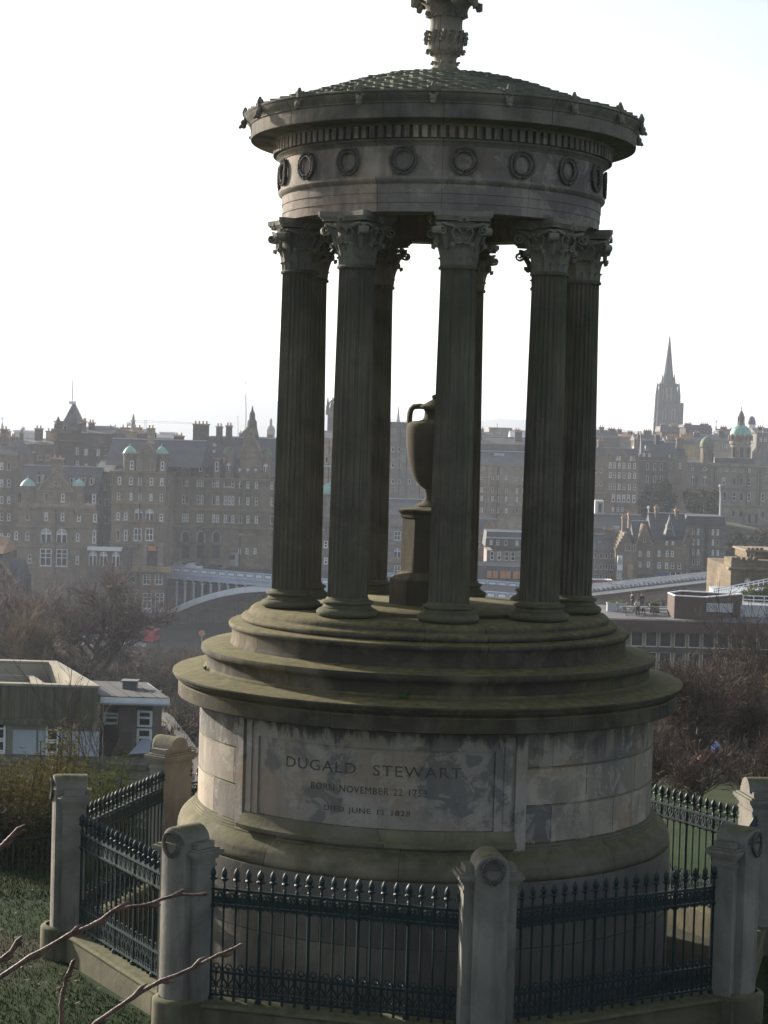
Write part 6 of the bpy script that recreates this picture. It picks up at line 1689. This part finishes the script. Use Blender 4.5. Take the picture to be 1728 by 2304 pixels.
# ---------------------------------------------------------------- left: flat-roofed stone offices below the hill
D_ = 84
zr = at(220, 1548, D_).z
C_ = [at(-80, 1546, D_), at(221, 1548, D_)]
ang_ = Vector((-3.2, 8.4, 0))
P_ = [Vector((C_[0].x, D_, 0)), Vector((C_[1].x, D_, 0)), Vector((C_[1].x, D_, 0))+ang_, Vector((C_[0].x, D_, 0))+ang_]
c0 = Vector((P_[0].x, P_[0].y, zr-8))
off = empty('flat_roofed_offices', c0, 0, None, 'flat-roofed stone offices with a stained parapet and pale window panels below the hill', 'building')
Q_ = [p-Vector((c0.x, c0.y, 0)) for p in P_]
zpb = at(220, 1622, D_).z-c0.z
def scaleq(k):
    m_ = (Q_[0]+Q_[2])/2; return [m_+(p-m_)*k for p in Q_]
def inset(d):
    out = []
    u = (Q_[1]-Q_[0]).normalized(); v = ang_.normalized()
    for p, a, c in zip(Q_, (1,-1,-1,1), (1,1,-1,-1)): out.append(p+u*d*a*1.1+v*d*c*1.1)
    return out
Hh = 8.0
b = MB(); I1 = inset(.35)
b.loft([[Vector((p.x,p.y,zpb)) for p in Q_], [Vector((p.x,p.y,Hh)) for p in Q_], [Vector((p.x,p.y,Hh)) for p in I1], [Vector((p.x,p.y,Hh-.9)) for p in I1]], closed=True)
t = NT('stained parapet stone')
cst = t.mix(t.ramp(t.noise(.5, 4), [(.3, 0), (.7, 1)]), (.22,.2,.155), (.36,.33,.26))
cst = t.mix(t.ramp(t.noise(1.0, 6, .6, stretch=(5, .01, .16)), [(.35, .97), (.66, .5)]), cst, (.03,.028,.02))
cst = t.mix(t.math('MULTIPLY', t.ramp(t.noise(.8, 5), [(.4, 0), (.6, .6)]), 1.0), cst, (.075,.085,.03))
M['stained'] = t.fin(cst, .92, .2)
t = NT('clean parapet stone'); M['cleanst'] = t.fin(t.mix(t.ramp(t.noise(.6, 5), [(.3, 0), (.7, 1)]), (.24,.215,.165), (.36,.325,.255)), .9, .2)
b.build('parapet', M['stained'], off)
b = MB(); I2 = inset(.36); b.loft([[Vector((p.x,p.y,Hh-.02)) for p in I2], [Vector((p.x,p.y,Hh-.95)) for p in I2]], closed=True); b.build('parapet_inner_face', M['cleanst'], off)
b = MB(); I3 = inset(-.06); b.loft([[Vector((p.x,p.y,Hh+.002)) for p in I3], [Vector((p.x,p.y,Hh+.10)) for p in I3], [Vector((p.x,p.y,Hh+.10)) for p in inset(.40)], [Vector((p.x,p.y,Hh+.002)) for p in inset(.40)]], closed=True); b.build('coping', M['cleanst'], off)
b = MB(); I4 = inset(.33); b.add([(p.x,p.y,Hh-.85) for p in I4], [(0,1,2,3)]); b.build('roof', M['feltroof'], off)
# inner upstand around the sunk roof
b = MB(); a_, c_ = inset(1.2), inset(1.45)
b.loft([[Vector((p.x,p.y,Hh-.84)) for p in a_], [Vector((p.x,p.y,Hh-.45)) for p in a_], [Vector((p.x,p.y,Hh-.45)) for p in c_], [Vector((p.x,p.y,Hh-.84)) for p in c_]], closed=True); b.build('roof_upstand', M['cleanst'], off)
b = MB(); w_ = Q_[1].x
b.prism([(Q_[0].x,.0),(Q_[1].x-.2,.0),(Q_[2].x-.2,8),(Q_[3].x,8)], -12, zpb-.02); b.build('wall', M['concrete'], off)
def ox_(px, y=1660): return at(px, y, D_).x-c0.x
def oz_(py, px=110): return at(px, py, D_).z-c0.z
b = MB(); b.box(0, w_+.3, -.5, .1, oz_(1628), zpb+.0); b.build('ledge', M['stained'], off)
M['panelw'] = plain('pale window panels', (.42,.45,.50), .6, .12, .8)
for x0, x1 in ((30, 84), (87, 103), (135, 178), (180, 224)):
    b = MB(); b.box(ox_(x0), ox_(x1)-.02, -.12, .05, oz_(1698), oz_(1643)); b.box(ox_(x0), ox_(x1)-.02, -.14, -.1, oz_(1682)-.02, oz_(1682)+.02); b.build('pale_panel', M['panelw'], off)
for x0, x1 in ((104, 134), (-14, 14)):
    b = MB(); xa, xb = ox_(x0), ox_(x1); za, zb_ = oz_(1698), oz_(1634)
    b.mi = 0; b.box(xa, xb, -.10, .02, za, zb_); b.mi = 1
    for z in [za+(zb_-za)*k for k in (0, .08, .42, .5, .86)]: b.box(xa, xb, -.16, -.08, z, z+.07)
    for x in (xa, xb-.09): b.box(x, x+.09, -.17, -.08, za, zb_)
    b.build('window', [M['glass'], M['white']], off)
b = MB(); b.box(-3, ox_(395), -1.6, .3, oz_(1712), oz_(1700)); b.build('lower_cornice', M['stained'], off)
b = MB(); b.box(-3, ox_(395), -1.0, 0, -16, oz_(1712)-.01); b.build('lower_wall', M['concrete'], off)
b = MB(); b.box(ox_(25), ox_(88), -1.06, -1.0, oz_(1790), oz_(1738)); b.build('wall_panel', M['sF'], off)
# lower wing at its right, with a white-edged flat roof
M['darkfelt'] = plain('weathered dark felt', (.065,.066,.07), .85, .35, .5, c2=(.10,.10,.10))
wg = empty('offices_wing', (at(221, 1560, D_).x+.05, D_+1, c0.z), 0, None, 'low wing with a white-edged flat roof and white windows beside the stained parapet', 'building')
def wx_(px, y=1600): return at(px, y, D_+1).x-wg.location.x
zr2 = at(300, 1580, D_+1).z-c0.z
b = MB(); b.add([(0,-.6,zr2),(wx_(385),-.6,zr2),(wx_(385)-1.6,4.6,zr2),(-1.75,4.6,zr2),(0,-.6,zr2+.28),(wx_(385),-.6,zr2+.28),(wx_(385)-1.6,4.6,zr2+.28),(-1.75,4.6,zr2+.28)], [(3,2,1,0),(0,1,5,4),(1,2,6,5),(2,3,7,6),(3,0,4,7)]); b.build('roof_edge', M['white'], wg)
b = MB(); b.add([(0,-.5,zr2+.3),(wx_(383),-.5,zr2+.3),(wx_(383)-1.6,4.5,zr2+.3),(-1.7,4.5,zr2+.3)], [(0,1,2,3)]); b.build('roof', M['darkfelt'], wg)
b = MB(); b.box(0, wx_(340), .5, 4.2, -14, zr2-.01); b.build('wall', M['sB'], wg)
b = MB(); b.box(wx_(268), wx_(306), -.3, .5, oz_(1695), zr2-.02); b.build('brown_pier', M['sB'], wg)
for (x0, x1, y0, y1) in ((229, 267, 1610, 1637), (306, 341, 1603, 1641), (306, 341, 1644, 1690)):
    w2, h2 = (x1-x0)/FPX*D_, (y1-y0)/FPX*D_; b = MB(); cx2 = wx_((x0+x1)/2); cz2 = oz_((y0+y1)/2)
    b.mi = 0; b.box(cx2-w2/2, cx2+w2/2, .42, .52, cz2-h2/2, cz2+h2/2); b.mi = 1
    for z in (cz2-h2/2, cz2, cz2+h2/2-.09): b.box(cx2-w2/2, cx2+w2/2, .36, .44, z, z+.09)
    for x in (cx2-w2/2, cx2+w2/2-.11): b.box(x, x+.11, .35, .44, cz2-h2/2, cz2+h2/2)
    b.build('window', [M['glass'], M['white']], wg)
b = MB(); x = wx_(345); b.add([(wx_(300),-1.2,oz_(1690)),(wx_(345),-1.2,oz_(1686)),(wx_(345),.4,oz_(1668)),(wx_(318),.4,oz_(1668))], [(0,1,2,3)]); b.build('porch_roof', M['lead'], wg)
# gutters, pipes and vents on the low offices
b = MB(); b.tube([(wx_(226),.3,-2),(wx_(226),.3,zr2-.1)], .06, 6); b.build('downpipe', M['kirk'], wg)
b = MB(); b.tube([(0,-.68,zr2+.02),(wx_(385),-.68,zr2+.02)], .07, 6); b.build('gutter', M['steel'], wg)
for x, y in ((.9, 2.2),): b = MB(); b.box(x-.3, x+.3, y-.3, y+.3, zr2+.3, zr2+.62); b.box(x-.38, x+.38, y-.38, y+.38, zr2+.621, zr2+.68); b.build('roof_vent', M['feltroof'], wg)
for k in range(1, 5): b = MB(); x = wx_(385)*k/5; x2 = -1.7+(wx_(385)+.1)*k/5; b.prism([(x-.03,-.45),(x+.03,-.45),(x2+.03,4.4),(x2-.03,4.4)], zr2+.301, zr2+.325); b.build('roof_seam', M['kirk'], wg)
for px_ in (60, 160): b = MB(); x = ox_(px_); b.box(x-.02, x+.02, -.02, -.004, zpb+.05, Hh-.03); b.build('parapet_joint', M['kirk'], off)
# low wall slanting down the slope behind
b = MB(); a0, a1 = at(270, 1500, 150), at(470, 1625, 92); 
a0.z = gz(a0.x, a0.y)+1.2; a1.z = gz(a1.x, a1.y)+1.2
dv = (a1-a0); nv = Vector((-dv.y, dv.x, 0)).normalized()*.25
rows = []
for i in range(13):
    p = a0.lerp(a1, i/12); p.z = gz(p.x, p.y); rows.append([p-nv-Vector((0,0,1)), p-nv+Vector((0,0,1.3)), p+nv+Vector((0,0,1.3)), p+nv-Vector((0,0,1))])
b.loft(rows, closed=True); o = b.build('boundary_wall', M['kirk']); tag(o, 'low stone wall slanting down the scrubby slope left of the drum', 'wall')
# small stone house at the left edge before the tenements
B = Bld('small_gabled_house', 'small dark gabled house at the left edge behind the ochre tree', 'house', -40, 38, 1310, 1400, 250, 10, M['sB'])
B.gable(-34, 38, 1312, 1262, -.1, 9); B.roof(1262, ye=1312, ridge=False); B.row(1336, 14, 7, [-10, 14], 'dark')
B = Bld('red_roofed_house', 'sliver of a red-tiled roof at the left edge', 'house', -60, 5, 1245, 1400, 262, 10, M['sB'])
B.roof(1212, mat=M['pot'])
# ---------------------------------------------------------------- far hills
def hills(name, pts, Y, mat):
    b = MB(); rows = []
    for x, y in pts:
        p = at(x, y, Y); rows.append([Vector((p.x, Y-900, -32)), Vector((p.x, Y-350, p.z*.45-16)), Vector((p.x, Y, p.z)), Vector((p.x, Y+700, -40))])
    b.loft(rows); o = b.build(name, mat, None, 60); tag(o, kind='structure')
M['hill'] = plain('moorland hillside', (.06,.062,.04), .95, .3, .004)
q = random.Random(2)
hp = [(-300,850),(-150,838),(-40,832),(60,835),(150,838),(220,846),(290,860),(360,868),(430,872),(500,880),(560,889),(620,903),(700,918),(780,930),(880,941),(980,948),(1060,948),(1120,942),(1180,944),(1260,952),(1340,962),(1450,972),(1600,985),(1800,990),(2100,995)]
hills('hills', [(x, y+q.uniform(-1.5,1.5)) for x, y in hp], 4300, M['hill'])
# ---------------------------------------------------------------- haze
HZ = 0.00021
b = MB(); b.box(-7000, 7000, -80, 10000, -62, 290)
hm = bpy.data.materials.new('haze'); hm.use_nodes = True; hm.node_tree.nodes.clear()
ho = hm.node_tree.nodes.new('ShaderNodeOutputMaterial'); hv = hm.node_tree.nodes.new('ShaderNodeVolumePrincipled')
hv.inputs['Color'].default_value = (.80,.87,1,1); hv.inputs['Density'].default_value = HZ; hv.inputs['Anisotropy'].default_value = .4
hm.node_tree.links.new(hv.outputs[0], ho.inputs['Volume'])
o = b.build('haze', hm); tag(o, kind='stuff')
